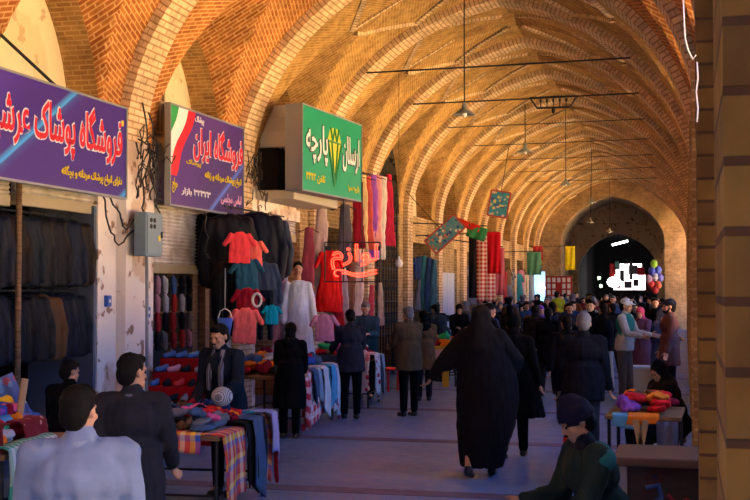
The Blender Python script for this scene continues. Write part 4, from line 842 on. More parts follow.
# ------------------------------------------------------------------ stalls: tables, folded and draped clothes
def folded_mesh(seed):
    s = Soft(); q = random.Random(seed)
    for i in range(3): M = Matrix.Rotation(q.uniform(-.2, .2), 3, 'Z'); s.ell((q.uniform(-.015, .015), q.uniform(-.01, .01), .012 + i * .014), (.15, .11, .016), M, 16)
    return s.mesh('folded', .009, 1, .008, (22, 22, 22), seed)
def crumple_mesh(seed):
    s = Soft(); q = random.Random(seed)
    for i in range(6):
        a = q.uniform(0, 2 * pi); r_ = q.uniform(.02, .09); s.cap((r_ * cos(a), r_ * sin(a), .03), q.uniform(.025, .045), (-r_ * cos(a + .8) * 1.4, r_ * sin(a + 2), .04 + q.uniform(0, .035)), q.uniform(.02, .04))
    return s.mesh('crumpled', .011, 2, .014, (26, 26, 26), seed)
FOLD = [folded_mesh(i) for i in range(3)]; CRUM = [crumple_mesh(i + 10) for i in range(5)]
PAL = {'red': (.62, .02, .03), 'maroon': (.22, .01, .03), 'pink': (.72, .12, .35), 'sky blue': (.12, .38, .62), 'blue': (.03, .10, .45), 'navy': (.02, .03, .10), 'teal': (.02, .22, .26), 'green': (.03, .50, .18),
       'yellow': (.75, .52, .03), 'orange': (.80, .22, .02), 'white': (.62, .64, .72), 'grey': (.16, .17, .20), 'violet': (.28, .08, .42), 'black': (.015, .015, .018), 'brown': (.13, .07, .04), 'denim': (.07, .12, .22), 'lilac': (.38, .38, .62)}
def table(name, loc, rz, w_, d_, h_, lab, mat=None, skirt=None):
    r = empty(name, (loc[0], loc[1], 0), R(rz)); tag(r, lab, 'table')
    box('tabletop', mat or m_wood, -w_ / 2, -d_ / 2, h_ - .04, w_ / 2, d_ / 2, h_, r, .006)
    for x in (-1, 1):
        for y in (-1, 1): MB().tube([(x * (w_ / 2 - .04), y * (d_ / 2 - .04), 0), (x * (w_ / 2 - .04), y * (d_ / 2 - .04), h_ - .03)], .018, 8).build('leg', m_iron, r)
    for y in (-1, 1): MB().tube([(-(w_ / 2 - .04), y * (d_ / 2 - .04), .24), (w_ / 2 - .04, y * (d_ / 2 - .04), .24)], .012, 6).build('stretcher', m_iron, r)
    for x in (-1, 1): MB().tube([(x * (w_ / 2 - .04), -(d_ / 2 - .04), .24), (x * (w_ / 2 - .04), d_ / 2 - .04, .24)], .012, 6).build('stretcher', m_iron, r)
    return r
def heap(tr, w_, d_, h_, n, cols, where, layers=3, crumple=.6, s_=1.):
    M = Matrix.Translation(tr.location) @ Matrix.Rotation(tr.rotation_euler[2], 4, 'Z'); k = 0
    per = max(1, n // layers); nx = max(1, round(sqrt(per * w_ / d_))); ny = max(1, round(per / nx))
    for L_ in range(layers):
        f = 1 - .16 * L_
        for i in range(nx):
            for j in range(ny):
                cn = cols[k % len(cols)] if rng.random() < .5 else rng.choice(cols); k += 1; cr = rng.random() < crumple
                p = M @ Vector((((i + .5) / nx - .5) * w_ * f * .92 + rng.uniform(-.03, .03), ((j + .5) / ny - .5) * d_ * f * .92 + rng.uniform(-.03, .03), h_ + L_ * .062 * s_))
                o = put('crumpled_garment' if cr else 'folded_garment', rng.choice(CRUM if cr else FOLD), cloth(PAL[cn]), None, p, (R(rng.uniform(-8, 8)), R(rng.uniform(-8, 8)), rng.uniform(0, 6.28)), (rng.uniform(1.0, 1.3) * s_,) * 2 + (rng.uniform(1., 1.6) * s_,))
                tag(o, '%s %s garment %s of %s' % (cn, 'crumpled' if cr else 'folded', ('at the bottom', 'in the middle', 'on top')[min(2, L_ if layers > 2 else L_ * 2)], where), 'clothes', 'garments in ' + where)
def drape(tr, x0, x1, h_, drop, over, edge, mat, lab, name='draped_cloth', seed=0, wav=.035, rot=0, uv=1., cat='cloth'):
    """cloth lying on the table edge and hanging over it; edge is the local y (negative side) of the table edge; rot turns to another side"""
    b = MB(); nu, nv = 14, 16; W = x1 - x0
    def P(u, v):
        t_ = v * (over + drop); x = x0 + u * W
        if t_ < over: y, z = edge + (over - t_), h_ + .02
        else:
            q = t_ - over; y, z = edge - .025 - wav * (sin(u * W * 28 + seed) * .6 + sin(u * W * 13 + seed * 2) * .6) * min(1, q * 3) - .03 * min(1, q * 5), h_ + .01 - q * (1 + .12 * sin(u * 4 + seed * 1.7))
        p = Vector((x + .02 * sin(v * 6 + seed) * v, y, z)); return Matrix.Rotation(R(rot), 3, 'Z') @ p
    for i in range(nu):
        for j in range(nv):
            q = [(i / nu, (j + 1) / nv), ((i + 1) / nu, (j + 1) / nv), ((i + 1) / nu, j / nv), (i / nu, j / nv)]
            b.quad(*[P(*a) for a in q], [(a * W * uv, (1 - c_) * (over + drop) * uv) for a, c_ in q])
    o = b.build(name, mat, None, True, tr.location, (0, 0, tr.rotation_euler[2])); m = o.modifiers.new('s', 'SOLIDIFY'); m.thickness = .012; tag(o, lab, cat); return o
m_plaid = stripes_mat('plaid', [(.62, .05, .04), (.75, .50, .05), (.04, .08, .35), (.62, .05, .04), (.75, .65, .45)], [(.62, .04, .04), (.7, .1, .05), (.03, .10, .40), (.75, .50, .05)], 4.5, 5)
m_check = stripes_mat('red white check', [(.60, .02, .04), (.8, .75, .78)], [(.60, .02, .04), (.8, .75, .78)], 6, 6)
m_floral = patt_mat('red white floral', (.66, .62, .68), [(.55, .02, .05), (.45, .03, .10), (.65, .2, .25)], 9, .4)
m_pattern = patt_mat('maroon lace pattern', (.20, .01, .02), [(.62, .35, .28), (.5, .25, .2), (.2, .01, .02)], 16, .30)
m_bluepat = patt_mat('blue patterned cloth', (.10, .16, .42), [(.5, .5, .62), (.45, .10, .15), (.15, .3, .55)], 11, .38)
# table A
TA = table('stall_table', (-4.55, 10.25), 4, 1.35, 1.5, .75, 'near stall table with thin iron legs, hung with plaid cloth'); hA = 'the plaid hung table heap'
heap(TA, 1.25, 1.4, .78, 120, ['red', 'brown', 'maroon', 'orange', 'navy', 'teal', 'pink', 'grey', 'black', 'red', 'blue', 'denim'], hA, 3, s_=.7)
# right (passage) side of the table: rot 90 turns local -y edge to +x
drape(TA, -.74, -.12, .75, .62, .2, -.675, m_plaid, 'red, yellow and blue plaid cloth hanging from the near stall table', rot=90, seed=1, wav=.02)
drape(TA, -.12, .08, .79, .60, .3, -.70, cloth(PAL['black']), 'black sleeve of cloth hanging beside the plaid cloth', rot=90, seed=2)
drape(TA, .0, .30, .81, .66, .3, -.73, cloth(PAL['denim']), 'blue denim garment hanging in the middle of the near stall table', rot=90, seed=3, name='draped_jeans', cat='jeans')
drape(TA, .28, .48, .80, .55, .3, -.70, cloth(PAL['black']), 'black garment hanging right of the denim', rot=90, seed=4)
drape(TA, .40, .66, .78, .64, .3, -.68, m_plaid, 'small red and yellow plaid cloth hanging near the far corner of the table', rot=90, seed=5)
drape(TA, .54, .72, .82, .42, .3, -.75, cloth(PAL['lilac']), 'lilac blue garment hanging over the far corner of the table', rot=90, seed=6)
drape(TA, .68, .82, .81, .62, .2, -.70, cloth(PAL['red']), 'red garment hanging at the far end of the near stall table', rot=90, seed=7)
drape(TA, -.66, -.30, .76, .10, .3, -.75, cloth(PAL['red']), 'red folded cloth hanging over the near end of the table', seed=8)
drape(TA, -.3, .5, .76, .16, .3, -.75, m_plaid, 'plaid cloth edge folded over the near end of the table', seed=9)
o = put('striped_beanie', Soft().ell((0, 0, .05), (.10, .10, .09)).mesh('beanie', .012, 1), stripes_mat('black white bands', [(.02, .02, .03), (.7, .7, .75)], [(.02, .02, .03), (.7, .7, .75)], 14, 14, 'Generated'), None, at(222, 402, 10.9)); tag(o, 'black and white striped beanie on the heap in front of the vendor', 'hat')
# table 0 bottom left
T0 = table('stall_table', (-5.5, 8.35), 8, 1.3, 1.4, .8, 'stall table at the bottom left corner under a bright heap')
heap(T0, 1.2, 1.3, .83, 84, ['red', 'pink', 'sky blue', 'green', 'orange', 'white', 'blue', 'maroon', 'yellow', 'red', 'violet'], 'the bottom left heap', 4)
drape(T0, -.2, .25, .97, .24, .12, -.56, m_pattern, 'maroon cloth with pale lace pattern over the bottom left heap', rot=90, seed=3); drape(T0, -.7, .2, .84, .5, .1, -.665, stripes_mat('green white stripes', [(.04, .35, .22), (.6, .68, .66)], [(.04, .35, .22), (.6, .68, .66)], 12, 2), 'green and white striped cloth hanging from the bottom left table', rot=90, seed=5)
drape(T0, .1, .6, .99, .30, .12, -.60, m_pattern, 'maroon lace patterned cloth over the near side of the bottom left heap', seed=4)
o = sheet('blue_patterned_cloth', at(-1, 378, 9.6), .22, .46, 20, m_bluepat, 'blue patterned cloth leaning behind the bottom left heap', 'cloth', tilt=-24)
tag(MB().tube([at(18, 425, 9.5), at(25, 379, 9.5)], .03, 8).build('wooden_stick', m_lwood), 'pale wooden stick standing in the bottom left heap', 'stick')
# shoe stand before the grey shutter
r = empty('shoe_stand', (-6.45, 14.75, 0), R(4)); tag(r, 'red covered stepped stand of shoes under the grey shutter', 'stand'); rc = cloth((.30, .008, .012))
for i in range(4): box('step', rc, -.45, -.45 + i * .28, 0, .62, -.17 + i * .28, .55 + .17 * i, r, .01)
sh_me = Soft().cap((0, -.09, .035), .036, (0, .05, .04), .042).cap((0, .04, .06), .03, (0, .09, .07), .028).mesh('shoe', .012, 1)
Ms = Matrix.Translation(r.location) @ Matrix.Rotation(R(4), 4, 'Z'); cs = [('white', (.6, .6, .65)), ('grey', (.25, .25, .3)), ('red', (.5, .04, .05)), ('black', (.02, .02, .03)), ('blue', (.1, .2, .45)), ('pink', (.6, .3, .4))]
for i in range(4):
    for j in range(6):
        n_, c_ = rng.choice(cs); o = put('small_shoe', sh_me, cloth(c_), None, Ms @ Vector((-.36 + j * .17, -.31 + .28 * i, .55 + .17 * i)), (0, 0, rng.uniform(-.5, .5))); tag(o, '%s shoe, %s from the left on the %s step of the red stand' % (n_, ORD[j], ('lowest', 'second', 'third', 'top')[i]), 'shoe', 'shoes on the red stand')
r = empty('shoe_rack_board', (-7.3, 15.07, 0)); tag(r, 'dark board hung with shoes inside the shop under the grey shutter', 'rack'); box('board', newmat('dark board', (.03, .025, .02), .8), 0, 0, 0, .04, 2.3, 2.5, r); box('post', m_wood, .04, 1.0, 0, .1, 1.1, 2.3, r); box('post', m_wood, .04, 1.75, 0, .12, 1.95, 2.3, r)
for z in (1.2, 1.65, 2.05): box('shelf', m_wood, .04, 0, z, .12, 2.0, z + .03, r)
for i in range(4):
    for j in range(6):
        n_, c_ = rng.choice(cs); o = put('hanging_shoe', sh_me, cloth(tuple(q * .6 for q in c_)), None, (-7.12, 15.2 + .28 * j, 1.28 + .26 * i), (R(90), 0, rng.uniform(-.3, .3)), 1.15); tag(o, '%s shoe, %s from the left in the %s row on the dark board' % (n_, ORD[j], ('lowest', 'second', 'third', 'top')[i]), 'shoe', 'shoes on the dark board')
# table B
TB = table('stall_table', (-5.72, 16.6), 3, 1.15, 2.1, .8, 'long stall table of clothes below the mannequin'); wB = 'the heap below the mannequin'
heap(TB, 1.1, 2.0, .83, 66, ['red', 'orange', 'navy', 'sky blue', 'maroon', 'grey', 'white', 'blue', 'denim', 'red', 'pink'], wB, 4)
for i, (x0, x1, dr, mt, lb) in enumerate(((-1.0, -.55, .7, m_check, 'red and white checked cloth at the near end of the long table'), (-.6, -.3, .45, cloth(PAL['denim']), 'denim garment hanging over the long table'), (-.35, .0, .52, cloth((.30, .36, .48)), 'grey blue garment hanging over the long table'), (.0, .3, .66, cloth(PAL['white']), 'white garment hanging over the long table'), (.28, .5, .62, cloth(PAL['teal']), 'teal garment hanging over the long table'), (.5, .75, .6, cloth(PAL['sky blue']), 'sky blue garment hanging over the long table'), (.72, 1.04, .78, m_floral, 'red and white floral cloth at the far end of the long table'))):
    drape(TB, x0, x1, .86, dr, .25, -.60 - .03 * (i % 2), mt, lb, rot=90, seed=i)
drape(TB, -.95, .9, .79, .66, .05, -.575, m_check, 'red and white checked undercloth along the long table', rot=90, seed=12)
# table C
TC = table('stall_table', (-5.75, 20.05), 5, 1.15, 1.2, .82, 'stall table with red floral cloth between the two standing men'); heap(TC, 1.1, 1.1, .85, 30, ['maroon', 'red', 'green', 'white', 'navy', 'pink', 'violet', 'maroon'], 'the floral draped table heap', 3)
drape(TC, -.12, .3, .84, .62, .2, -.60, cloth((.06, .07, .09)), 'dark cloth hanging from the floral draped table', rot=90, seed=2); drape(TC, -.6, -.1, .9, .70, .3, -.63, m_floral, 'white cloth with red flowers falling over the table corner', rot=90, seed=3); drape(TC, .3, .6, .84, .6, .2, -.60, cloth((.45, .5, .62)), 'pale blue cloth hanging at the far end of the floral draped table', rot=90, seed=4)
drape(TC, .1, .58, .9, .6, .2, -.63, m_floral, 'white cloth with red flowers facing the camera at the table corner', seed=7); drape(TC, -.55, .2, .86, .6, .2, -.60, cloth((.05, .06, .08)), 'dark undercloth facing the camera on the floral draped table', seed=5); 
sb = put('white_sack', CRUM[0], cloth((.45, .5, .8)), None, TC.location + Vector((.1, .3, 1.0)), None, (1.3, 1.3, 3.2)); tag(sb, 'bluish white bundle standing on the floral draped table', 'bundle')
# table D
TD = table('stall_table', (-4.95, 24.6), 0, .85, .8, .8, 'small yellow sided stall table with a red bundle', newmat('yellow board', (.62, .42, .03), .6)); my = newmat('yellow panel', (.60, .38, .03), .6)
box('side_panel', my, -.42, -.41, .5, .42, -.39, .8, TD); box('side_panel', my, -.42, -.41, 0, -.3, -.39, .5, TD); box('side_panel', my, .12, -.41, 0, .26, -.39, .5, TD); box('label_card', newmat('pink card', (.7, .4, .45), .6), -.05, -.42, .55, .4, -.41, .76, TD)
heap(TD, .8, .7, .83, 16, ['red', 'red', 'orange', 'sky blue', 'red', 'green'], 'the red heap on the yellow table', 3)
TE = table('stall_table', (-6.2, 28.5), 0, 1.0, 2.2, .8, 'distant stall table before the iron gate bay'); heap(TE, .95, 2.1, .83, 30, ['red', 'teal', 'white', 'navy', 'pink'], 'the heap on the distant table by the gate', 3)
r = empty('red_chair', (-5.55, 22.9, 0), R(30)); tag(r, 'small red plastic stool between the stalls', 'stool'); rp_ = newmat('red plastic', (.6, .02, .02), .4); box('seat', rp_, -.17, -.17, .42, .17, .17, .46, r, .01)
for x in (-.14, .14):
    for y in (-.14, .14): box('leg', rp_, x - .02, y - .02, 0, x + .02, y + .02, .42, r)
# right side: clothes table, white crate, painted box
TR = table('stall_table', (-.40, 12.75), -2, .74, 1.1, .74, 'folding stall table of clothes by the right piers'); heap(TR, .7, 1.0, .77, 26, ['maroon', 'brown', 'red', 'navy', 'orange', 'black', 'violet'], 'the dark red heap on the right hand table', 3, s_=.8)
drape(TR, -.30, .02, .74, .12, .2, -.55, cloth(PAL['sky blue']), 'sky blue cloth edge over the near end of the right hand table', seed=3); drape(TR, -.15, .15, .745, .09, .2, -.56, cloth(PAL['orange']), 'orange cloth edge over the near end of the right hand table', seed=4)
for i, (x, a) in enumerate(((-.12, 18), (.05, -18))): tag(box('wooden_strut', m_lwood, -.03, 0, 0, .03, .03, .72, loc=(-.40 + x, 12.12, 0), rot=(0, R(a * .6), 0)), ('pale slat leaning left under the right hand table', 'pale slat leaning right under the right hand table')[i], 'slat')
tag(sheet('dark_bag_cloth', (-.18, 12.14, .70), .2, .55, 0, cloth((.10, .12, .2)), 'grey blue cloth hanging under the right hand table', 'cloth'), None)
r = empty('white_crate', (-.82, 22.9, 0), R(-8)); tag(r, 'low pale crate standing behind the white capped man', 'crate'); box('body', newmat('pale crate', (.52, .47, .40), .7), -.28, -.28, 0, .28, .28, .52, r, .015); box('lid', newmat('blue white lid', (.5, .58, .75), .6), -.30, -.30, .52, .30, .30, .57, r, .01)
r = empty('painted_chest', (0, 0, 0)); tag(r, 'old wooden chest with red and blue paint marks beside the near pier', 'chest'); m_chest = plaster_mat('old chest paint', (.05, .042, .04), (.07, .03, .028), (.025, .03, .07), 2.2, .55)
box('body', m_chest, -.42, 8.1, 0, .22, 8.7, .84, r, .01); box('lid', newmat('worn brown lid', (.11, .065, .04), .7), -.47, 8.04, .84, .24, 8.74, .90, r, .012); box('corner_strip', m_greymetal, -.43, 8.07, 0, -.38, 8.1, .84, r)
mk = newmat('red paint', (.35, .02, .03), .7); mbp = newmat('blue paint', (.03, .08, .30), .7)
b = MB()
for pts in (((-.12, .66), (-.06, .6), (.0, .64), (.04, .58)), ((-.14, .5), (-.09, .44), (-.05, .5)), ((.02, .5), (.08, .46), (.12, .52))): b.tube([(x, 8.094, z) for x, z in pts], .012, 5)
b.build('red_scrawl', mk, r); b = MB()
for pts in (((-.26, .70), (-.18, .72), (-.16, .64), (-.24, .58)), ((-.22, .52), (-.14, .54), (-.12, .46))): b.tube([(x, 8.094, z) for x, z in pts], .018, 5)
b.build('blue_scrawl', mbp, r)

# ------------------------------------------------------------------ people
def fp(px, depth): p = at(px, 289, depth); return (p.x, p.y)
SHIRT = (.21, .27, .42)
J1 = pose_joints(6, ((12, 8, 20, 0), (12, 8, 20, 0)), ((8, 6), (-8, 8)), -26, 4)
b = figure(fp(80, 5.2), 205, 'person in a pale blue shirt jacket seen from behind at the bottom left', 1.56, J=J1, jacket=SHIRT, trousers=CHAR, hair='short', vox=.008, fine=True, skin=0)
next(c_ for c_ in b.children if c_.name.startswith('jacket')).scale = (1.14, 1.08, 1.0)
s = Soft(); Mh = J1['Mh']; n_ = J1['neck']; s.loft([(-.02, 0, .005, .080, .082), (.03, 0, .004, .074, .072)], M=Matrix.Translation(n_)); put('collar', s.mesh('collar', .009, 1), cloth((.26, .32, .46)), b)
J2 = pose_joints(4, ((22, 10, 30, 10), (-8, 8, 12, 0)), ((15, 8), (-14, 12)), -38, 4)
b = figure(fp(132, 7.3), 195, 'person in a dark suit jacket walking away, face turned to the right', 1.60, J=J2, jacket=(.020, .021, .030), jl=.74, trousers=(.05, .045, .05), vox=.008, fine=True, skin=1, beard='thin')
s = Soft(); s.loft([(-.02, 0, .005, .078, .080), (.025, 0, .004, .070, .068)], M=Matrix.Translation(J2['neck'])); put('shirt_collar', s.mesh('collar', .009, 1), cloth((.12, .13, .2)), b)
figure(fp(67, 11.4), 185, 'person in black seated between the heap and the jacket shop, head turned right', 1.58, J=pose_joints(8, ((25, 8, 60, 15), (25, 8, 60, 15)), ((84, 84), (84, 80)), -35, 10), jacket=BLACK, trousers=BLACK, dz=.08)
def stool(x, y, h_, lab):
    r = empty('stool', (x, y, 0)); tag(r, lab, 'stool'); MB().lathe([(.001, h_ - .04), (.17, h_ - .04), (.17, h_), (.001, h_)], n=18).build('seat', m_wood, r)
    for a in range(4): MB().tube([(.12 * cos(a * pi / 2), .12 * sin(a * pi / 2), h_ - .04), (.16 * cos(a * pi / 2), .16 * sin(a * pi / 2), 0)], .014, 6).build('leg', m_iron, r)
p = fp(70, 11.4); stool(p[0], p[1], .55, 'stool under the seated person in black near the jacket shop')
J4 = pose_joints(12, ((20, 6, 35, 10), (24, 10, 55, 20)), ((0, 0), (0, 0)), -8, 12)
b = figure(fp(227, 11.7), -10, 'vendor with black hair and beard stubble behind the plaid hung table', 1.65, J=J4, jacket=(.014, .020, .030), jl=.78, beard='thin', vox=.009, fine=True, skin=0)
s = Soft()
for sd in (-1, 1): s.cap(J4['neck'] + Vector((sd * .05, -.05, .0)), .03, J4['chest'] + Vector((sd * .07, -.15, -.05)), .03); s.cap(J4['chest'] + Vector((sd * .07, -.15, -.05)), .03, J4['waist'] + Vector((sd * .07, -.19, -.02)), .025)
s.cap(J4['neck'] + Vector((-.05, .05, .0)), .035, J4['neck'] + Vector((.05, .05, .0)), .035)
put('striped_scarf', s.mesh('scarf', .011, 2, .004), stripes_mat('scarf stripes', [(.05, .05, .08), (.3, .32, .4)], [(.05, .05, .08), (.12, .13, .2)], 9, 2, 'Generated'), b)
figure(fp(290, 16.1), 186, 'person in a long black coat seen from behind at the long table', 1.52, J=pose_joints(6, ((20, 6, 40, 15), (24, 10, 55, 20)), nod=14), jacket=BLACK, jl=.45, flare=.06, trousers=BLACK, scarf=BLACK)
figure(fp(351, 18.5), 205, 'person in a charcoal jacket and black trousers browsing left of the neon sign', 1.66, J=pose_joints(7, ((28, 8, 50, 10), (32, 14, 45, 10)), ((0, 0), (5, 5)), 0, 16), jacket=(.030, .032, .045), jl=.74, flare=.03, trousers=BLACK, grow=1.4)
figure(fp(409, 18.9), 222, 'grey haired person in an olive brown coat standing by the floral draped table', 1.70, J=pose_joints(3, ((18, 4, 60, 20), (22, 6, 60, 20)), nod=12), jacket=(.085, .065, .038), jl=.72, grow=1.5, trousers=BLACK, haircol=m_greyhair)
figure(fp(424, 21.5), 200, 'person in a brown fur coat half hidden behind the grey haired shopper', 1.58, pose='hold', jacket=(.14, .085, .04), jl=.6, grow=1.8, trousers=CHAR, scarf=BLACK)
b = figure(fp(366, 21.9), 5, 'elderly vendor in a teal jacket facing the camera behind the floral draped table', 1.74, pose='hold', jacket=(.03, .09, .12), haircol=m_greyhair, skin=2, beard='thin', beardcol=m_greyhair)
# chador woman and companion
J10 = pose_joints(2, ((10, 38, 75, 60), (-4, 42, 4, 6)), ((12, 14), (-10, 10)), 0, 2)
figure(fp(481, 12.9), 180, 'person in a full black chador walking away with one arm held out', 1.80, J=J10, chador=(.006, .006, .008), cwide=1.0, hem=.10, vox=.008, trousers=None, seed=4)
J11 = pose_joints(2, ((-4, 16, 6, 0), (10, 6, 15, 0)), ((14, 10), (-8, 8)), 0, 4)
b = figure(fp(513, 14.3), 178, 'person in a flaring black coat walking beside the chador wearer', 1.68, J=J11, jacket=BLACK, jl=.50, flare=.20, trousers=BLACK, scarf=BLACK, vox=.009)
figure(fp(548, 22.6), 180, 'person in black walking away past the end of the stalls', 1.66, pose='walk', jacket=BLACK, jl=.6, trousers=CHAR)
J13 = pose_joints(4, ((6, 10, 20, 0), (2, 10, 12, 0)), ((10, 8), (-6, 8)), 8, 10)
b = figure(fp(583, 13.3), 180, 'grey haired person in a black jacket and grey trousers walking away', 1.72, J=J13, jacket=(.010, .011, .016), jl=.76, grow=2.0, trousers=(.045, .05, .065), haircol=m_greyhair, vox=.009, fine=True)
pw = at(566, 452, 13.2)
s = Soft(); s.ell((0, 0, 0), (.10, .06, .13)); s.cap((-.03, 0, .1), .02, (0, 0, .2), .012); s.cap((.03, 0, .1), .02, (0, 0, .2), .012)
o = put('carrier_bag', s.mesh('bag', .012, 2, .01), cloth((.6, .03, .03)), None, at(572, 441, 13.2)); tag(o, 'small red carrier bag held low by the grey haired walker', 'bag')
J14 = pose_joints(3, ((26, 8, 58, 10), (30, 8, 55, 10)), ((0, 0), (6, 4)), 0, 10)
b = figure(fp(624, 21.3), 72, 'person in a white cap, pale shirt and teal vest facing right', 1.80, J=J14, jacket=(.42, .44, .40), grow=1., jl=.86, trousers=(.09, .085, .085), cap='peak', capcol=(.50, .54, .62), beard='thin', vox=.009, hair='short')
s = Soft(); s.ell(J14['chest'], (.208, .158, .20)); s.ell(J14['waist'], (.192, .152, .13)); put('vest', s.mesh('vest', .014, 2, .006), cloth((.02, .16, .15)), b)
s = Soft(); s.ell(J14['pelvis'] + Vector((.20, .04, .10)), (.07, .17, .13)); put('belt_bag', s.mesh('belt_bag', .014, 2, .006), cloth((.02, .22, .20)), b)
b = figure(fp(603, 23.4), 195, 'person with a black backpack and pale trousers in front of the crowd', 1.74, pose='walk2', jacket=BLACK, trousers=(.40, .38, .33))
s = Soft(); s.ell((0, .20, 1.22), (.17, .11, .24)); put('backpack', s.mesh('backpack', .016, 2), cloth(BLACK), b)
figure(fp(641, 24.5), -25, 'person in a pink headscarf and dark red skirt facing the camera', 1.60, pose='hold', jacket=(.14, .06, .10), jl=.3, flare=.05, scarf=(.42, .05, .13), trousers=(.2, .02, .03))
figure(fp(655, 27), -10, 'bareheaded person in black facing the camera behind the pink headscarf', 1.78, pose='talk', jacket=BLACK, jl=.6, skin=2)
figure(fp(660, 21.9), 50, 'person in a grey blue headscarf and light blue top facing right', 1.60, pose='hold', jacket=(.05, .07, .14), jl=.5, scarf=(.10, .13, .20), trousers=BLACK)
b = figure(fp(669, 20.4), -78, 'bearded person in a dark cap and brown jacket at the right piers', 1.80, pose='stand', jacket=(.14, .055, .05), jl=.66, grow=1.4, trousers=BLACK, cap='peak', capcol=(.012, .014, .03), beard='full')
Jc = pose_joints(14, ((30, 6, 60, 20), (30, 10, 60, 20)), ((84, 84), (84, 84)), 10, 22)
def seated_chador(px, depth, face, h_, lab, dz):
    b = figure(fp(px, depth), face, lab, h_, J=Jc, trousers=BLACK, hair=None, dz=dz, skin=1); s = Soft(); Mh = Jc['Mh']; P = lambda *a: Mh @ Vector(a); h3 = Mh.to_3x3()
    s.ell(P(0, .030, .032), (.100, .108, .108), h3); s.cap(P(0, .03, -.06), .09, P(0, .02, -.20), .14); s.ell(Jc['chest'], (.25, .19, .22)); s.ell(Jc['waist'], (.27, .22, .22)); s.ell(Jc['pelvis'], (.30, .26, .20))
    for i in (0, 1): s.cap(Jc['hp%d' % i], .16, Jc['kn%d' % i], .13); s.cap(Jc['kn%d' % i], .13, Jc['an%d' % i] + Vector((0, 0, .06)), .11); s.cap(Jc['sh%d' % i], .10, Jc['el%d' % i], .09); s.cap(Jc['el%d' % i], .09, Jc['wr%d' % i], .05)
    put('chador', s.mesh('chador', .016, 3, .016, (9, 9, 3)), cloth((.004, .004, .005), .8, .12), b)
seated_chador(670, 13.9, -60, 1.62, 'person in a black chador seated low behind the right hand table', -.10)
p = fp(670, 13.9); stool(p[0], p[1], .28, 'low stool under the seated chador wearer')
# near right seated vendor
J21 = pose_joints(16, ((34, 8, 66, 18), (34, 8, 60, 18)), ((84, 84), (84, 82)), -8, 22)
b = figure(fp(606, 6.9), -62, 'person in a dark knitted cap and green jacket seated at the bottom right', 1.66, J=J21, jacket=(.016, .030, .026), grow=1.8, trousers=BLACK, cap='knit', capcol=(.012, .012, .028), vox=.008, fine=True, skin=1, dz=.08, beard='thin')
s = Soft(); s.cap(J21['sh1'] + Vector((-.06, .03, .03)), .062, J21['sh1'] + Vector((.02, .02, -.01)), .075); put('teal_hood', s.mesh('hood', .012, 2, .004), cloth((.02, .14, .14)), b)
s = Soft(); s.cap(J21['neck'] + Vector((-.05, -.02, .02)), .065, J21['neck'] + Vector((.05, -.02, .02)), .065); put('neck_scarf', s.mesh('scarf', .012, 2, .006), cloth((.012, .012, .02)), b)
p = fp(606, 6.9); stool(p[0], p[1], .50, 'stool under the person in the knitted cap')
# people around the middle stalls
figure(fp(444, 26), 235, 'person in a shiny black leather jacket bending over the yellow table', 1.70, pose='bend', jacket=(.02, .03, .045), grow=1.6, trousers=BLACK)
figure(fp(437, 28), -10, 'person in black looking down behind the yellow table', 1.66, pose='hold', jacket=BLACK, trousers=BLACK)
figure(fp(459, 28), 20, 'person in a black headscarf facing the camera beyond the yellow table', 1.62, pose='hold', jacket=BLACK, jl=.4, scarf=BLACK, trousers=BLACK, skin=2)
figure(fp(465, 31), -60, 'person in a grey headscarf behind the black headscarf by the yellow table', 1.66, pose='stand', jacket=GREY, scarf=(.2, .2, .24))
figure(fp(487, 19.5), 120, 'person in black reading a sheet of paper in the middle of the passage', 1.74, pose='hold', jacket=BLACK, jl=.6, trousers=BLACK)
b = figure(fp(499, 20.5), -110, 'person in a dark blue jacket leaning to the reader in black', 1.76, pose='bend', jacket=(.02, .06, .16), trousers=BLACK)
tag(box('paper_sheet', m_white, 0, 0, 0, .30, .004, .2, loc=at(476, 322, 19.2), rot=(R(-50), R(25), R(10))), 'white paper sheet held by the reader in black', 'paper')
figure(fp(540, 27), 30, 'person in a violet headscarf in front of the distant crowd', 1.64, pose='walk', jacket=(.04, .03, .09), jl=.5, scarf=(.16, .06, .40), skin=2, trousers=BLACK)
figure(fp(570, 25.5), -10, 'bareheaded person in a dark jacket and blue shirt facing the camera', 1.72, pose='walk2', jacket=(.03, .04, .08), skin=0, beard='thin')
figure(fp(592, 25), -35, 'black haired person facing left with a hand raised near the crowd', 1.74, pose='talk', jacket=BLACK, skin=2)
figure(fp(566, 17.5), 185, 'person in black walking just beyond the grey haired walker', 1.62, pose='walk2', jacket=BLACK, jl=.6)
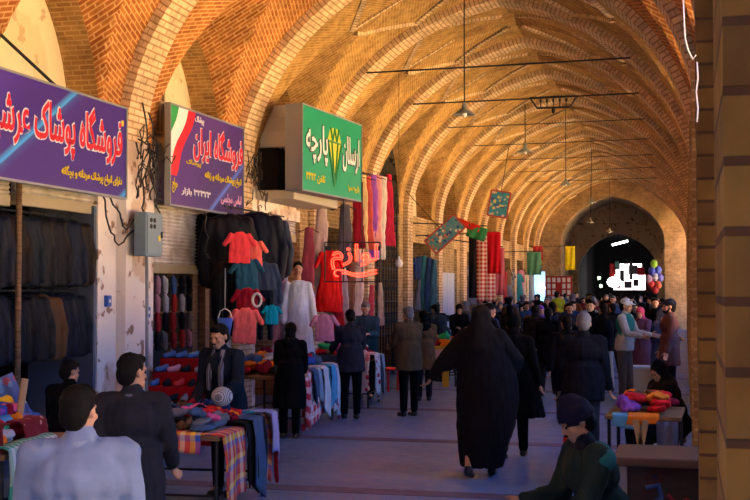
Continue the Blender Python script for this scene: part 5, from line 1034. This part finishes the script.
figure(fp(557, 42), 170, 'person in a lime green top far off by the end wall', 1.9, pose='stand', jacket=(.35, .50, .03))
figure(fp(535, 24.5), 178, 'person in a dark hood walking away left of the violet headscarf', 1.68, pose='walk', jacket=(.015, .012, .012), scarf=(.02, .015, .015))
# the distant crowd: every person is a figure of their own
cl = [('black', BLACK), ('charcoal', CHAR), ('navy', NAVY), ('black', (.01, .01, .01)), ('brown', (.09, .05, .03)), ('dark blue', (.02, .05, .14)), ('dark red', (.22, .02, .03)), ('grey', (.10, .11, .13)), ('mid blue', (.05, .10, .24)), ('rust', (.20, .05, .012))]
hd = [('bareheaded', None, None), ('black scarfed', BLACK, None), ('bareheaded', None, None), ('grey haired', None, m_greyhair), ('grey scarfed', (.12, .12, .18), None), ('bareheaded', None, None)]
zones = ((505, 'left'), (560, 'left middle'), (610, 'middle'), (650, 'right middle'), (999, 'right'))
n = 0
for depth in (29, 32, 35, 39, 43, 48, 53, 58, 64, 70):
    lo, hi = (470 + (depth - 29) * 1.5, 670) if depth < 60 else (582, 652); step = max(13, 24 - depth * .12)
    px = lo + rng.uniform(0, step)
    while px < hi:
        q_ = fp(px, depth)
        if q_[0] > -.35 or q_[0] < -6.4 or 60.2 < q_[1] < 61.8 or 65.5 < q_[1] < 67: px += 5; continue
        (cn, cc), (hn, sc_, hc_) = rng.choice(cl), rng.choice(hd); away = rng.random() < .55; pz = rng.choice(['stand', 'walk', 'walk2', 'talk', 'hold'])
        zone = [z for a, z in zones if px < a][0]
        figure(fp(px, depth), (180 if away else 0) + rng.uniform(-40, 40), '%s clad %s person %s in the %s %s crowd' % (cn, hn, 'walking away' if away else 'coming nearer', zone, 'near' if depth < 36 else 'middle' if depth < 50 else 'far'), rng.uniform(1.56, 1.82), pose=pz,
               jacket=cc, jl=.80 if not sc_ else .6, scarf=sc_, haircol=hc_, trousers=rng.choice([BLACK, CHAR, NAVY]), skin=rng.randrange(3), group='people in the distant crowd', shoes=depth < 45)
        n += 1; px += step * rng.uniform(.8, 1.3)
print('crowd', n)
